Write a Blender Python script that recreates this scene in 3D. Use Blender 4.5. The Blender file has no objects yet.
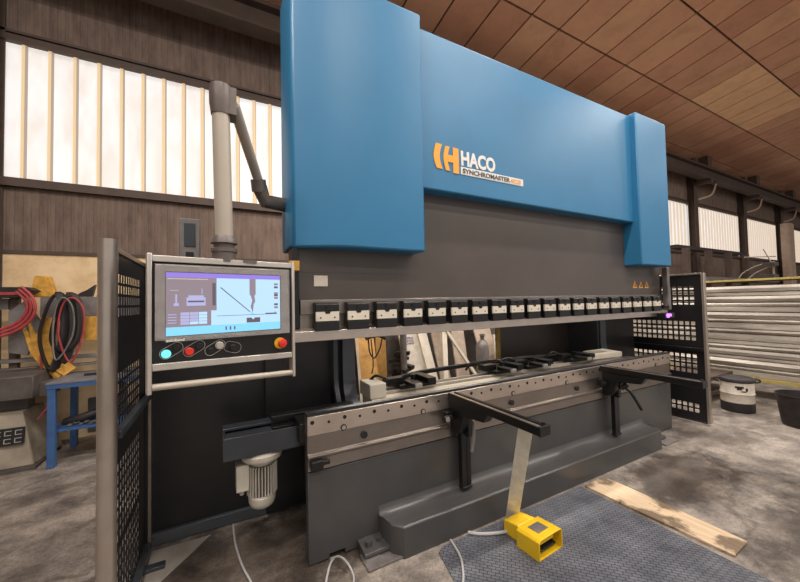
import bpy, bmesh, math, random
from mathutils import Vector, Matrix
random.seed(7)
SC = bpy.context.scene
COL = SC.collection
PI = math.pi

# ------------------------------------------------------------------ materials
def newmat(name):
    m = bpy.data.materials.new(name); m.use_nodes = True
    nt = m.node_tree
    return m, nt, nt.nodes['Principled BSDF']
def sock(b, n, v):
    if n in b.inputs: b.inputs[n].default_value = v
def coords(nt, scale=(1, 1, 1)):
    tc = nt.nodes.new('ShaderNodeTexCoord'); mp = nt.nodes.new('ShaderNodeMapping')
    mp.inputs['Scale'].default_value = scale
    nt.links.new(tc.outputs['Object'], mp.inputs['Vector'])
    return mp.outputs['Vector']
def ramp(nt, fac, stops):
    r = nt.nodes.new('ShaderNodeValToRGB')
    e = r.color_ramp.elements
    e[0].position, e[0].color = stops[0][0], (*stops[0][1], 1)
    e[1].position, e[1].color = stops[-1][0], (*stops[-1][1], 1)
    for p, c in stops[1:-1]:
        k = e.new(p); k.color = (*c, 1)
    nt.links.new(fac, r.inputs['Fac'])
    return r.outputs['Color']
def noise(nt, vec, scale, detail=4, rough=.6):
    n = nt.nodes.new('ShaderNodeTexNoise'); n.inputs['Scale'].default_value = scale
    n.inputs['Detail'].default_value = detail; n.inputs['Roughness'].default_value = rough
    nt.links.new(vec, n.inputs['Vector'])
    return n.outputs['Fac']
def mix(nt, a, b, fac, mode='MIX'):
    m = nt.nodes.new('ShaderNodeMixRGB'); m.blend_type = mode
    for s, v in (('Fac', fac), ('Color1', a), ('Color2', b)):
        if hasattr(v, 'links'): nt.links.new(v, m.inputs[s])
        elif isinstance(v, (int, float)): m.inputs[s].default_value = v
        else: m.inputs[s].default_value = (*v, 1)
    return m.outputs['Color']
def bump(nt, b, h, strength=.3, dist=.01):
    n = nt.nodes.new('ShaderNodeBump'); n.inputs['Strength'].default_value = strength
    n.inputs['Distance'].default_value = dist
    nt.links.new(h, n.inputs['Height']); nt.links.new(n.outputs['Normal'], b.inputs['Normal'])
def srgb(r, g, b):
    f = lambda c: (c/255/12.92) if c/255 <= .04045 else ((c/255+.055)/1.055)**2.4
    return (f(r), f(g), f(b))
def paint(name, c, rough=.45, metal=0., var=.12, scale=6, bmp=.05, stretch=(1, 1, 1)):
    m, nt, b = newmat(name)
    v = coords(nt, stretch)
    n = noise(nt, v, scale)
    lo = tuple(x*(1-var) for x in c); hi = tuple(min(1, x*(1+var)) for x in c)
    nt.links.new(ramp(nt, n, [(.3, lo), (.7, hi)]), b.inputs['Base Color'])
    sock(b, 'Roughness', rough); sock(b, 'Metallic', metal)
    if bmp:
        bump(nt, b, noise(nt, v, scale*25, 2), bmp, .003)
    return m
def emis(name, c, s=1.):
    m, nt, b = newmat(name)
    sock(b, 'Base Color', (*[x*.3 for x in c], 1)); sock(b, 'Emission Color', (*c, 1)); sock(b, 'Emission Strength', s*1.25)
    sock(b, 'Roughness', .6)
    return m

M = {}
M['blue'] = paint('blue_paint', srgb(46, 118, 162), .42, var=.05, scale=2.2, bmp=.04)
M['grey'] = paint('dark_grey_paint', srgb(72, 71, 71), .34, var=.14, scale=3, bmp=.08)
M['ram'] = paint('ram_grey_paint', srgb(84, 76, 72), .36, var=.1, scale=2.5, bmp=.08)
M['black'] = paint('black_paint', srgb(30, 29, 31), .38, var=.25, scale=4, bmp=.05)
M['blackp'] = paint('black_plastic', srgb(17, 17, 18), .4, var=.2, scale=10, bmp=0)
M['slate'] = paint('slate_sheet', srgb(62, 66, 72), .3, var=.15, scale=4, metal=.2)
M['frame'] = paint('frame_blue_grey', srgb(88, 92, 98), .35, var=.12, scale=4, metal=.3)
M['steel'] = paint('ground_steel', srgb(204, 192, 182), .28, metal=.9, var=.10, scale=7, bmp=.1, stretch=(.6, 1, 1.4))
M['steel2'] = paint('worn_steel', srgb(146, 137, 130), .32, metal=.85, var=.14, scale=6, bmp=.12, stretch=(.6, 1, 1.4))
M['alu'] = paint('brushed_aluminium', srgb(196, 190, 182), .38, metal=.6, var=.06, scale=20, bmp=.02)
M['tube'] = paint('steel_tube_paint', srgb(176, 165, 155), .3, metal=.7, var=.12, scale=5)
M['pole'] = paint('cream_tube_paint', srgb(180, 170, 156), .4, metal=.1, var=.05, scale=6)
M['joint'] = paint('grey_joint_casting', srgb(106, 98, 94), .45, metal=.3, var=.12, scale=20)
M['white'] = paint('white_plate', srgb(214, 206, 190), .5, var=.06, scale=20)
M['cream'] = paint('cream_casting', srgb(206, 196, 176), .5, var=.1, scale=6)
M['motor'] = paint('light_grey_motor', srgb(200, 194, 180), .45, metal=.1, var=.08, scale=12)
M['yellow'] = paint('yellow_plastic', srgb(232, 190, 32), .4, var=.06, scale=12, bmp=.03)
M['yellowsling'] = paint('yellow_webbing', srgb(198, 148, 62), .8, var=.3, scale=18)
M['orange'] = paint('orange_logo', srgb(240, 166, 50), .45, var=.02, scale=5, bmp=0)
M['logow'] = paint('white_logo', srgb(228, 226, 222), .45, var=.02, scale=5, bmp=0)
M['red'] = paint('red_plastic', srgb(214, 50, 34), .35, var=.05, bmp=0)
M['redhose'] = paint('red_hose', srgb(170, 62, 66), .5, var=.2, scale=15)
M['rubber'] = paint('black_rubber', srgb(44, 40, 42), .6, var=.25, scale=14)
M['tablebl'] = paint('blue_table_paint', srgb(62, 98, 150), .45, var=.15, scale=8)
M['tabletop'] = paint('grey_table_top', srgb(112, 112, 118), .5, var=.25, scale=9)
M['ochre'] = paint('ochre_wood', srgb(198, 150, 84), .7, var=.2, scale=10)
M['slabw'] = paint('pale_slab', srgb(214, 204, 190), .8, var=.15, scale=9)
M['slabb'] = paint('tan_board', srgb(180, 162, 146), .8, var=.2, scale=7)
M['batten'] = paint('white_batten', srgb(220, 210, 192), .7, var=.08)
M['darkjunk'] = paint('dark_oily_metal', srgb(48, 42, 42), .5, var=.4, scale=14, metal=.3)
M['greyjunk'] = paint('grey_scuffed_metal', srgb(120, 114, 112), .5, var=.3, scale=8, metal=.2)
M['pedestal'] = paint('beige_grey_casting', srgb(158, 146, 130), .6, var=.22, scale=6)
M['pedestald'] = paint('dark_grey_casting', srgb(84, 78, 74), .6, var=.3, scale=6)
M['concrete'] = paint('post_concrete', srgb(190, 168, 150), .85, var=.15, scale=6)
M['barrelw'] = paint('white_barrel_paint', srgb(206, 196, 182), .55, var=.15, scale=8)
M['timber'] = paint('yellowish_timber', srgb(176, 158, 92), .8, var=.2, scale=14)
M['cable'] = paint('grey_cable', srgb(176, 174, 174), .5, var=.05, bmp=0)
M['label'] = paint('grey_label', srgb(168, 160, 128), .6, var=.1, scale=60)
M['hole'] = paint('bolt_hole_black', srgb(18, 16, 16), .6, var=.1, bmp=0)
M['brownsteel'] = paint('brown_steel', srgb(78, 62, 54), .6, var=.2, scale=5)
M['rail'] = paint('crane_rail_paint', srgb(70, 55, 47), .6, var=.2, scale=5)
M['cyan'] = emis('cyan_lamp', srgb(120, 235, 240), 1.0)
M['magenta'] = emis('magenta_lamp', srgb(190, 110, 255), 2.5)
M['scr_blue'] = emis('screen_light_blue', srgb(176, 212, 240), .95)
M['scr_cyan'] = emis('screen_cyan', srgb(130, 205, 240), .95)
M['scr_purple'] = emis('screen_purple', srgb(140, 120, 215), .95)
M['scr_brown'] = emis('screen_grey_brown', srgb(138, 124, 134), .9)
M['scr_dark'] = emis('screen_dark', srgb(96, 88, 100), .8)
M['scr_lav'] = emis('screen_lavender', srgb(170, 172, 215), .9)
def mat_glow():
    m, nt, b = newmat('daylit_translucent_sheet')
    n = noise(nt, coords(nt, (1, 1, .35)), 5, 5, .6)
    nt.links.new(ramp(nt, n, [(.3, srgb(226, 214, 202)), (.6, srgb(246, 242, 240))]), b.inputs['Emission Color'])
    sock(b, 'Base Color', (.3, .29, .28, 1)); sock(b, 'Emission Strength', 1.08); sock(b, 'Roughness', .6)
    return m
M['glow_panel'] = mat_glow()
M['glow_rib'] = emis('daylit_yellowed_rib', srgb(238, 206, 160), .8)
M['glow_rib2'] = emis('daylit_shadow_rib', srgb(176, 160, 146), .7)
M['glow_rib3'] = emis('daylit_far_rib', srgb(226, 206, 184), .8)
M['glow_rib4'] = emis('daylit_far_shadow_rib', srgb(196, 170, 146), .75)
M['lamp'] = emis('added_lamp_diffuser', (1, .93, .84), 4.)
M['film'] = None
M['bezel'] = paint('warm_grey_bezel', srgb(92, 82, 80), .25, var=.2, scale=14)

def mat_film():
    m, nt, b = newmat('clear_protective_film')
    sock(b, 'Base Color', (.9, .88, .86, 1)); sock(b, 'Roughness', .18); sock(b, 'Alpha', .14)
    v = coords(nt); bump(nt, b, noise(nt, v, 22, 5), .7, .02)
    return m
M['film'] = mat_film()

def mat_galv():   # corrugated galvanised sheet stack
    m, nt, b = newmat('galvanised_sheet')
    v = coords(nt, (1, .5, 3)); n = noise(nt, v, 2.2, 6)
    nt.links.new(ramp(nt, n, [(.3, srgb(140, 130, 122)), (.5, srgb(182, 174, 164)), (.7, srgb(220, 214, 204))]), b.inputs['Base Color'])
    sock(b, 'Roughness', .45); sock(b, 'Metallic', .25)
    return m
M['galv'] = mat_galv()

def mat_floor():
    m, nt, b = newmat('worn_concrete_floor')
    v = coords(nt)
    big = noise(nt, v, .55, 5, .62); med = noise(nt, v, 3.2, 7, .7); fine = noise(nt, v, 38, 5, .75)
    base = ramp(nt, big, [(.3, srgb(96, 90, 86)), (.48, srgb(138, 130, 124)), (.7, srgb(170, 160, 150))])
    dirt = ramp(nt, med, [(.38, srgb(60, 52, 48)), (.48, srgb(136, 127, 120)), (.62, srgb(206, 194, 180))])
    c = mix(nt, base, dirt, .42)
    c = mix(nt, c, ramp(nt, fine, [(.25, (.42, .4, .38)), (.55, (1, 1, 1)), (.8, (1.0, 1.0, 1.0))]), .8, 'MULTIPLY')
    # cracks
    vo = nt.nodes.new('ShaderNodeTexVoronoi'); vo.feature = 'DISTANCE_TO_EDGE'; vo.inputs['Scale'].default_value = .55
    vd = nt.nodes.new('ShaderNodeVectorMath'); vd.operation = 'ADD'
    nn = nt.nodes.new('ShaderNodeTexNoise'); nn.inputs['Scale'].default_value = 2.5; nn.inputs['Detail'].default_value = 6
    nt.links.new(v, nn.inputs['Vector'])
    sc = nt.nodes.new('ShaderNodeVectorMath'); sc.operation = 'SCALE'; sc.inputs['Scale'].default_value = .5
    nt.links.new(nn.outputs['Color'], sc.inputs[0]); nt.links.new(v, vd.inputs[0]); nt.links.new(sc.outputs[0], vd.inputs[1])
    nt.links.new(vd.outputs[0], vo.inputs['Vector'])
    cr = ramp(nt, vo.outputs['Distance'], [(.0, (.35, .32, .3)), (.012, (1, 1, 1))])
    c = mix(nt, c, cr, .6, 'MULTIPLY')
    # oily stains
    v2 = coords(nt, (1, 1.6, 1)); st = noise(nt, v2, 1.1, 6, .68)
    c = mix(nt, c, ramp(nt, st, [(.36, (.32, .28, .26)), (.50, (1, 1, 1))]), .55, 'MULTIPLY')
    c = mix(nt, c, ramp(nt, noise(nt, coords(nt, (1, 2.2, 1)), 60, 3, .8), [(.38, (.5, .47, .45)), (.52, (1, 1, 1))]), .6, 'MULTIPLY')
    # ragged darker patches around the machine feet and the floor in front
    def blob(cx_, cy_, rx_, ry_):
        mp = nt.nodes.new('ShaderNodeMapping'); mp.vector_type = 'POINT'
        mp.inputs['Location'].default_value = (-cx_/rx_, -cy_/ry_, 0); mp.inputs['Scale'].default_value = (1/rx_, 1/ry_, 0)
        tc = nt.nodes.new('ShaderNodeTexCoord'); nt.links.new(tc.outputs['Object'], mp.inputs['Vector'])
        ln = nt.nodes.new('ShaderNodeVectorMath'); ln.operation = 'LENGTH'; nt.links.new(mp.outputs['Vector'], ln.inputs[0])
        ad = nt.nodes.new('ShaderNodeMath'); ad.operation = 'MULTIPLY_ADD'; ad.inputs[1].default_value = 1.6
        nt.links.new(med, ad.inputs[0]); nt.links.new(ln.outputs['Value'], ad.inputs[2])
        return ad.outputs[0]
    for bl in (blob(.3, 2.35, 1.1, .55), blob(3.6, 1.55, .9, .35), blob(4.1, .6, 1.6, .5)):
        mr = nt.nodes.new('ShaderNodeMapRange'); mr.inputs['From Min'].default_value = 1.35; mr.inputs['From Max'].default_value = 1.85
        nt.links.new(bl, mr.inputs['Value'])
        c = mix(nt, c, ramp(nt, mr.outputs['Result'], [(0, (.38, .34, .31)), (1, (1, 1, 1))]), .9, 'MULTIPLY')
    nt.links.new(c, b.inputs['Base Color'])
    nt.links.new(ramp(nt, st, [(.4, (.34,)*3), (.6, (.72,)*3)]), b.inputs['Roughness'])
    bump(nt, b, fine, .5, .01)
    return m
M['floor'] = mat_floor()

def mat_mat():    # ribbed blue-grey anti slip mat
    m, nt, b = newmat('dimpled_blue_grey_plate')
    v = coords(nt)
    rt = nt.nodes.new('ShaderNodeMapping'); rt.inputs['Rotation'].default_value = (0, 0, PI/4)
    nt.links.new(v, rt.inputs['Vector'])
    br = nt.nodes.new('ShaderNodeTexBrick'); br.inputs['Scale'].default_value = 11
    br.inputs['Mortar Size'].default_value = .035; br.inputs['Mortar Smooth'].default_value = .6
    br.inputs['Color1'].default_value = (1, 1, 1, 1); br.inputs['Color2'].default_value = (.8, .8, .8, 1); br.inputs['Mortar'].default_value = (0, 0, 0, 1)
    nt.links.new(rt.outputs['Vector'], br.inputs['Vector'])
    n = noise(nt, v, 5, 6)
    base = ramp(nt, n, [(.3, srgb(76, 78, 86)), (.7, srgb(110, 112, 120))])
    c = mix(nt, base, ramp(nt, br.outputs['Color'], [(0, (.3, .3, .32)), (1, (1.35, 1.35, 1.35))]), .9, 'MULTIPLY')
    nt.links.new(c, b.inputs['Base Color']); sock(b, 'Roughness', .5); sock(b, 'Metallic', .15)
    bump(nt, b, br.outputs['Color'], .6, .006)
    return m
M['mat'] = mat_mat()

def mat_wall():   # brown vertical board / corrugated
    m, nt, b = newmat('brown_ribbed_cladding')
    v = coords(nt)
    w = nt.nodes.new('ShaderNodeTexWave'); w.bands_direction = 'X'; w.wave_profile = 'SAW'
    w.inputs['Scale'].default_value = 4.4; w.inputs['Distortion'].default_value = .0
    nt.links.new(v, w.inputs['Vector'])
    v2 = coords(nt, (1, 1, .25)); n = noise(nt, v2, 9, 6, .7)
    base = ramp(nt, n, [(.3, srgb(96, 80, 72)), (.7, srgb(134, 114, 102))])
    c = mix(nt, base, ramp(nt, w.outputs['Fac'], [(0, (.45, .43, .42)), (.14, (1, 1, 1)), (.5, (.9, .9, .9)), (.55, (1.06, 1.05, 1.04))]), .8, 'MULTIPLY')
    nt.links.new(c, b.inputs['Base Color']); sock(b, 'Roughness', .8)
    bump(nt, b, w.outputs['Fac'], .5, .02)
    return m
M['wall'] = mat_wall()
def mat_cream():
    m, nt, b = newmat('cream_stained_concrete')
    v = coords(nt); n = noise(nt, v, 1.6, 7, .7)
    nt.links.new(ramp(nt, n, [(.28, srgb(200, 164, 122)), (.5, srgb(232, 204, 162)), (.75, srgb(244, 224, 190))]), b.inputs['Base Color'])
    sock(b, 'Roughness', .85)
    return m
M['creamwall'] = mat_cream()
def ceilmat(name, c):
    m, nt, b = newmat(name)
    v = coords(nt); n = noise(nt, v, 2.2, 7, .72)
    nt.links.new(ramp(nt, n, [(.25, tuple(x*.78 for x in c)), (.5, c), (.8, tuple(x*1.12 for x in c))]), b.inputs['Base Color'])
    sock(b, 'Roughness', .8)
    return m
M['ceil0'] = ceilmat('ceiling_board_brown', srgb(200, 150, 120))
M['ceil1'] = ceilmat('ceiling_board_redbrown', srgb(190, 138, 110))
M['ceil2'] = ceilmat('ceiling_board_dull', srgb(206, 158, 126))
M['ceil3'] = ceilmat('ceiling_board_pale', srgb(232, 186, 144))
M['seam'] = paint('ceiling_seam_dark', srgb(62, 42, 34), .8, bmp=0)
def mat_ply():
    m, nt, b = newmat('stained_plywood')
    v = coords(nt); n = noise(nt, v, 3.3, 4, .6); g = noise(nt, coords(nt, (18, 1, 1)), 4, 5)
    c = ramp(nt, g, [(.3, srgb(190, 164, 134)), (.7, srgb(228, 204, 172))])
    c = mix(nt, c, ramp(nt, n, [(.45, (.26, .24, .23)), (.53, (1, 1, 1))]), .95, 'MULTIPLY')
    nt.links.new(c, b.inputs['Base Color']); sock(b, 'Roughness', .7)
    return m
M['ply'] = mat_ply()

# ------------------------------------------------------------------ mesh builder
class MB:
    def __init__(s): s.v = []; s.f = []; s.m = []; s.sm = []
    def add(s, vs, fs, mi=0, smooth=False, mtx=None):
        o = len(s.v)
        for p in vs:
            p = Vector(p)
            s.v.append(mtx @ p if mtx else p)
        for f in fs:
            s.f.append([i+o for i in f]); s.m.append(mi); s.sm.append(smooth)
        return s
    def box(s, x0, x1, y0, y1, z0, z1, mi=0, mtx=None):
        vs = [(x0, y0, z0), (x1, y0, z0), (x1, y1, z0), (x0, y1, z0), (x0, y0, z1), (x1, y0, z1), (x1, y1, z1), (x0, y1, z1)]
        return s.add(vs, [(0, 3, 2, 1), (4, 5, 6, 7), (0, 1, 5, 4), (1, 2, 6, 5), (2, 3, 7, 6), (3, 0, 4, 7)], mi, False, mtx)
    def prism(s, poly, a, b, axis='X', mi=0, mtx=None):
        # poly in the two other axes; extruded from a to b along axis
        n = len(poly)
        def P(u, v, t):
            return {'X': (t, u, v), 'Y': (u, t, v), 'Z': (u, v, t)}[axis]
        vs = [P(u, v, a) for u, v in poly]+[P(u, v, b) for u, v in poly]
        fs = [list(range(n))[::-1], list(range(n, 2*n))]+[(i, (i+1) % n, n+(i+1) % n, n+i) for i in range(n)]
        return s.add(vs, fs, mi, False, mtx)
    def cyl(s, p0, p1, r, r2=None, n=20, mi=0, caps=True):
        p0 = Vector(p0); p1 = Vector(p1); r2 = r if r2 is None else r2
        z = (p1-p0).normalized(); x = z.orthogonal().normalized(); y = z.cross(x)
        vs = []
        for p, rr in ((p0, r), (p1, r2)):
            for k in range(n):
                a = 2*PI*k/n; vs.append(p+x*math.cos(a)*rr+y*math.sin(a)*rr)
        s.add(vs, [(k, (k+1) % n, n+(k+1) % n, n+k) for k in range(n)], mi, True)
        if caps:
            s.add(vs[:n], [list(range(n))[::-1]], mi); s.add(vs[n:], [list(range(n))], mi)
        return s
    def lathe(s, prof, c=(0, 0, 0), n=28, mi=0, mtx=None, axis='Z'):
        vs = []; c = Vector(c)
        for r, h in prof:
            for k in range(n):
                a = 2*PI*k/n
                q = (r*math.cos(a), r*math.sin(a), h) if axis == 'Z' else ((r*math.cos(a), h, r*math.sin(a)) if axis == 'Y' else (h, r*math.cos(a), r*math.sin(a)))
                vs.append(c+Vector(q))
        fs = []
        for j in range(len(prof)-1):
            for k in range(n):
                fs.append((j*n+k, j*n+(k+1) % n, (j+1)*n+(k+1) % n, (j+1)*n+k))
        s.add(vs, fs, mi, True, mtx)
        s.add(vs[:n], [list(range(n))], mi, False, mtx); s.add(vs[-n:], [list(range(n))], mi, False, mtx)
        return s
    def tube(s, pts, r, n=8, mi=0, sub=6, closed=False, flat=1.):
        P = [Vector(p) for p in pts]
        if sub > 1 and len(P) > 2:      # catmull-rom
            Q = []
            m_ = len(P)
            rng = m_ if closed else m_-1
            for i in range(rng):
                if closed: a, b, c, d = P[i-1], P[i], P[(i+1) % m_], P[(i+2) % m_]
                else: a, b, c, d = P[max(i-1, 0)], P[i], P[i+1], P[min(i+2, m_-1)]
                for k in range(sub):
                    t = k/sub
                    Q.append(.5*((2*b)+(c-a)*t+(2*a-5*b+4*c-d)*t*t+(3*b-a-3*c+d)*t**3))
            if not closed: Q.append(P[-1])
            P = Q
        m_ = len(P); vs = []; up = None
        for i, p in enumerate(P):
            t = (P[(i+1) % m_]-P[i-1]) if closed else (P[min(i+1, m_-1)]-P[max(i-1, 0)])
            t.normalize()
            if up is None: up = t.orthogonal().normalized()
            up = (up-t*up.dot(t)).normalized(); w = t.cross(up)
            for k in range(n):
                a = 2*PI*k/n; vs.append(p+up*math.cos(a)*r+w*math.sin(a)*r*flat)
        fs = [(j*n+k, j*n+(k+1) % n, ((j+1) % m_)*n+(k+1) % n, ((j+1) % m_)*n+k) for j in range(m_ if closed else m_-1) for k in range(n)]
        s.add(vs, fs, mi, True)
        if not closed:
            s.add(vs[:n], [list(range(n))[::-1]], mi); s.add(vs[-n:], [list(range(n))], mi)
        return s
    def build(s, name, mats, parent=None, bevel=0, seg=2, solid=0, recalc=True):
        me = bpy.data.meshes.new(name)
        me.from_pydata([tuple(v) for v in s.v], [], s.f)
        if not isinstance(mats, (list, tuple)): mats = [mats]
        for m in mats: me.materials.append(m)
        me.polygons.foreach_set('material_index', s.m); me.polygons.foreach_set('use_smooth', s.sm)
        if recalc:
            bm = bmesh.new(); bm.from_mesh(me)
            bmesh.ops.recalc_face_normals(bm, faces=bm.faces); bm.to_mesh(me); bm.free()
        me.update()
        try: me.set_sharp_from_angle(angle=math.radians(38))
        except Exception: pass
        o = bpy.data.objects.new(name, me); COL.objects.link(o)
        if parent is not None:
            o.parent = parent
            o.matrix_parent_inverse = world(parent).inverted()
        if solid:
            md = o.modifiers.new('solid', 'SOLIDIFY'); md.thickness = solid; md.offset = 0
        if bevel:
            md = o.modifiers.new('bevel', 'BEVEL'); md.width = bevel; md.segments = seg; md.limit_method = 'ANGLE'; md.angle_limit = math.radians(35)
        return o
def world(o):
    m = Matrix.LocRotScale(o.location, o.rotation_euler, o.scale)
    if o.parent: m = world(o.parent) @ o.matrix_parent_inverse @ m
    return m
def tag(o, label=None, cat=None, group=None, kind=None):
    if label: o['label'] = label
    if cat: o['category'] = cat
    if group: o['group'] = group
    if kind: o['kind'] = kind
    return o
def thing(name, label, cat, loc=(0, 0, 0), rz=0, group=None):
    o = bpy.data.objects.new(name, None); COL.objects.link(o)
    o.location = loc; o.rotation_euler = (0, 0, rz); o.empty_display_size = .1
    return tag(o, label, cat, group)
def struct(o): o['kind'] = 'structure'; return o
def text_obj(name, body, size, mat, mtx, parent, extrude=.001, offset=0., align='LEFT', sx=1.):
    cu = bpy.data.curves.new(name, 'FONT'); cu.body = body; cu.size = size; cu.extrude = extrude; cu.offset = offset
    cu.align_x = align; cu.resolution_u = 3
    t = bpy.data.objects.new(name, cu); COL.objects.link(t)
    dg = bpy.context.evaluated_depsgraph_get(); dg.update()
    me = bpy.data.meshes.new_from_object(t.evaluated_get(dg))
    bpy.data.objects.remove(t); bpy.data.curves.remove(cu)
    me.transform(mtx @ Matrix.Diagonal((sx, 1, 1, 1)))
    me.materials.clear(); me.materials.append(mat)
    o = bpy.data.objects.new(name, me); COL.objects.link(o)
    o.parent = parent; o.matrix_parent_inverse = world(parent).inverted()
    return o
def part_copy(src, off, parent):
    c = src.copy(); COL.objects.link(c); c.parent = parent
    c.matrix_parent_inverse = src.matrix_parent_inverse.copy()
    c.location = Vector(src.location)+Vector(off)
    for g in list(src.children):
        d = g.copy(); COL.objects.link(d); d.parent = c; d.matrix_parent_inverse = g.matrix_parent_inverse.copy()
    return c

# ------------------------------------------------------------------ the hall
WX0, WX1, WY = -9., 40., 5.65
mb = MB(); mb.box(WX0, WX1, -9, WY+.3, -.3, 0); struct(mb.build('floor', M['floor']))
def zr(y): return 6.35+.155*(WY-y)      # roof height
mb = MB()
ys = [WY, 5.25, 4.0, 2.75, 1.5, .25, -1.0, -2.25, -3.5, -4.75, -6, -7.25, -8.5]
x = 4.88-.725*18
xs = []
while x < WX1+.5: xs.append(x); x += .725
for i in range(len(xs)-1):
    for j in range(len(ys)-1):
        x0, x1 = xs[i]+.017, xs[i+1]-.017; y1, y0 = ys[j]-.018, ys[j+1]+.018
        k = random.choice([0, 0, 0, 1, 2])
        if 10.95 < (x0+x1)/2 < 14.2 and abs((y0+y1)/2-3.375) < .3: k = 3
        mb.add([(x0, y0, zr(y0)), (x1, y0, zr(y0)), (x1, y1, zr(y1)), (x0, y1, zr(y1)),
                (x0, y0, zr(y0)+.03), (x1, y0, zr(y0)+.03), (x1, y1, zr(y1)+.03), (x0, y1, zr(y1)+.03)],
               [(0, 1, 2, 3), (0, 4, 5, 1), (1, 5, 6, 2), (2, 6, 7, 3), (3, 7, 4, 0)], k)
mb.add([(xs[0], ys[-1], zr(ys[-1])+.03), (xs[-1], ys[-1], zr(ys[-1])+.03), (xs[-1], WY, zr(WY)+.03), (xs[0], WY, zr(WY)+.03),
        (xs[0], ys[-1], zr(ys[-1])+.13), (xs[-1], ys[-1], zr(ys[-1])+.13), (xs[-1], WY, zr(WY)+.13), (xs[0], WY, zr(WY)+.13)],
       [(0, 1, 2, 3), (4, 5, 6, 7), (0, 1, 5, 4), (1, 2, 6, 5), (2, 3, 7, 6), (3, 0, 4, 7)], 4)
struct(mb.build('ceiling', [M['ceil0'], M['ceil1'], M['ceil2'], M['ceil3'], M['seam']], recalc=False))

ZS, ZT = 3.14, 4.82                    # window band
mb = MB()
mb.box(WX0, WX1, WY, WY+.15, ZT, 6.42)
mb.box(WX0, WX1, WY, WY+.15, 2.28, ZS)
mb.box(6.2, WX1, WY, WY+.15, 0, 2.28)
mb.box(WX0, 6.2, WY, WY+.15, 0, 2.28, 1)
struct(mb.build('wall_back', [M['wall'], M['creamwall']]))
mb = MB(); mb.box(WX1, WX1+.15, -9, WY, 0, 8.7); struct(mb.build('wall_right', M['wall']))
mb = MB(); mb.box(WX0-.15, WX0, -9, WY, 0, 8.7); struct(mb.build('wall_left', M['wall']))
# rails above and below the band
mb = MB(); mb.box(WX0, WX1, WY-.05, WY, ZT-.02, ZT+.05); mb.box(WX0, WX1, WY-.03, WY, ZT+.09, ZT+.12)
struct(mb.build('trim_1', M['brownsteel']))
mb = MB(); mb.box(WX0, WX1, WY-.07, WY, ZS-.09, ZS+.01)
struct(mb.build('trim_2', M['brownsteel']))
mb = MB(); mb.box(WX0, 6.2, WY-.02, WY, 2.26, 2.3)
struct(mb.build('trim_3', M['brownsteel']))
# columns and the translucent corrugated windows between them
cxs = [-6.60+4.25*i for i in range(11)]
for i, cx in enumerate(cxs):
    o = None
    if i == 0 or i > 10: continue
wn = 0
bays = [(a+.05, b-.05) for a, b in zip(cxs[:-1], cxs[1:])]
for bi, (a, b) in enumerate(bays):
    wn += 1
    mb = MB()
    pitch = .235
    k0 = math.ceil((a+2.09)/pitch); X = a
    segs = []
    k = k0
    while -2.09+k*pitch < b-.02:
        segs.append(-2.09+k*pitch); k += 1
    prof = [(a, .06, 0)]
    for r in segs:
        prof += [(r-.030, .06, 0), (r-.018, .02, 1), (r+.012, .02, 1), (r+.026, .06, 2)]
    prof.append((b, .06, 0))
    for q in range(len(prof)-1):
        x0, d0, m0 = prof[q]; x1, d1, m1 = prof[q+1]
        if x1 <= x0: continue
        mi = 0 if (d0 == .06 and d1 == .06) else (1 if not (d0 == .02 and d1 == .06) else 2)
        for (z0, z1) in ((ZS, ZT),):
            mb.add([(x0, WY+d0, z0), (x1, WY+d1, z0), (x1, WY+d1, z1), (x0, WY+d0, z1),
                    (x0, WY+d0+.006, z0), (x1, WY+d1+.006, z0), (x1, WY+d1+.006, z1), (x0, WY+d0+.006, z1)],
                   [(0, 1, 2, 3), (4, 7, 6, 5), (0, 4, 5, 1), (3, 2, 6, 7)], mi)
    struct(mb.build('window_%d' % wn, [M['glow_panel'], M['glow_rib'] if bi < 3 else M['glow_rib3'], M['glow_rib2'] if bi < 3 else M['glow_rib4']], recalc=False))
for i, cx in enumerate(cxs):
    nm = 'brown steel wall column with dark upper half, '
    if i == 0 or i > 9: continue
    mb = MB()
    # H section
    mb.box(cx-.12, cx+.12, 5.44, 5.46, 0, 6.4); mb.box(cx-.12, cx+.12, 5.62, 5.64, 0, 6.4); mb.box(cx-.015, cx+.015, 5.46, 5.62, 0, 6.4)
    o = mb.build('trim_%d' % (10+i), M['brownsteel']); struct(o)
# crane rail along the wall: a structural beam with its corbels and braces
mb = MB()
mb.prism([(5.0, 5.52), (5.26, 5.52), (5.26, 5.56), (5.16, 5.58), (5.16, 5.84), (5.26, 5.86), (5.26, 5.92), (5.0, 5.92), (5.0, 5.86), (5.1, 5.84), (5.1, 5.58), (5.0, 5.56)], WX0, WX1, 'X')
struct(mb.build('trim_4', M['rail']))
for i, cx in enumerate(cxs[1:-1]):
    mb = MB(); mb.box(cx-.07, cx+.07, 4.98, 5.44, 5.40, 5.515); mb.box(cx-.16, cx+.16, 5.02, 5.28, 5.92, 6.3)
    struct(mb.build('trim_%d' % (30+i), M['brownsteel']))
    if cx < 8: continue
    mb = MB(); mb.tube([(cx+.12, 5.44, 4.95), (cx+.5, 5.2, 5.1), (cx+.75, 5.15, 5.5)], .03)
    struct(mb.build('trim_%d' % (50+i), M['concrete']))

# ------------------------------------------------------------------ press brake
PB = thing('press_brake', 'huge blue and dark grey hydraulic press brake filling the hall floor', 'press brake', (2.64, 2.6, 0))
# upper covers
mb = MB(); mb.box(1.25, 4.12, 2.088, 2.42, 2.43, 3.64)
cover = mb.build('beam_cover', M['blue'], PB, .012)
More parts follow.
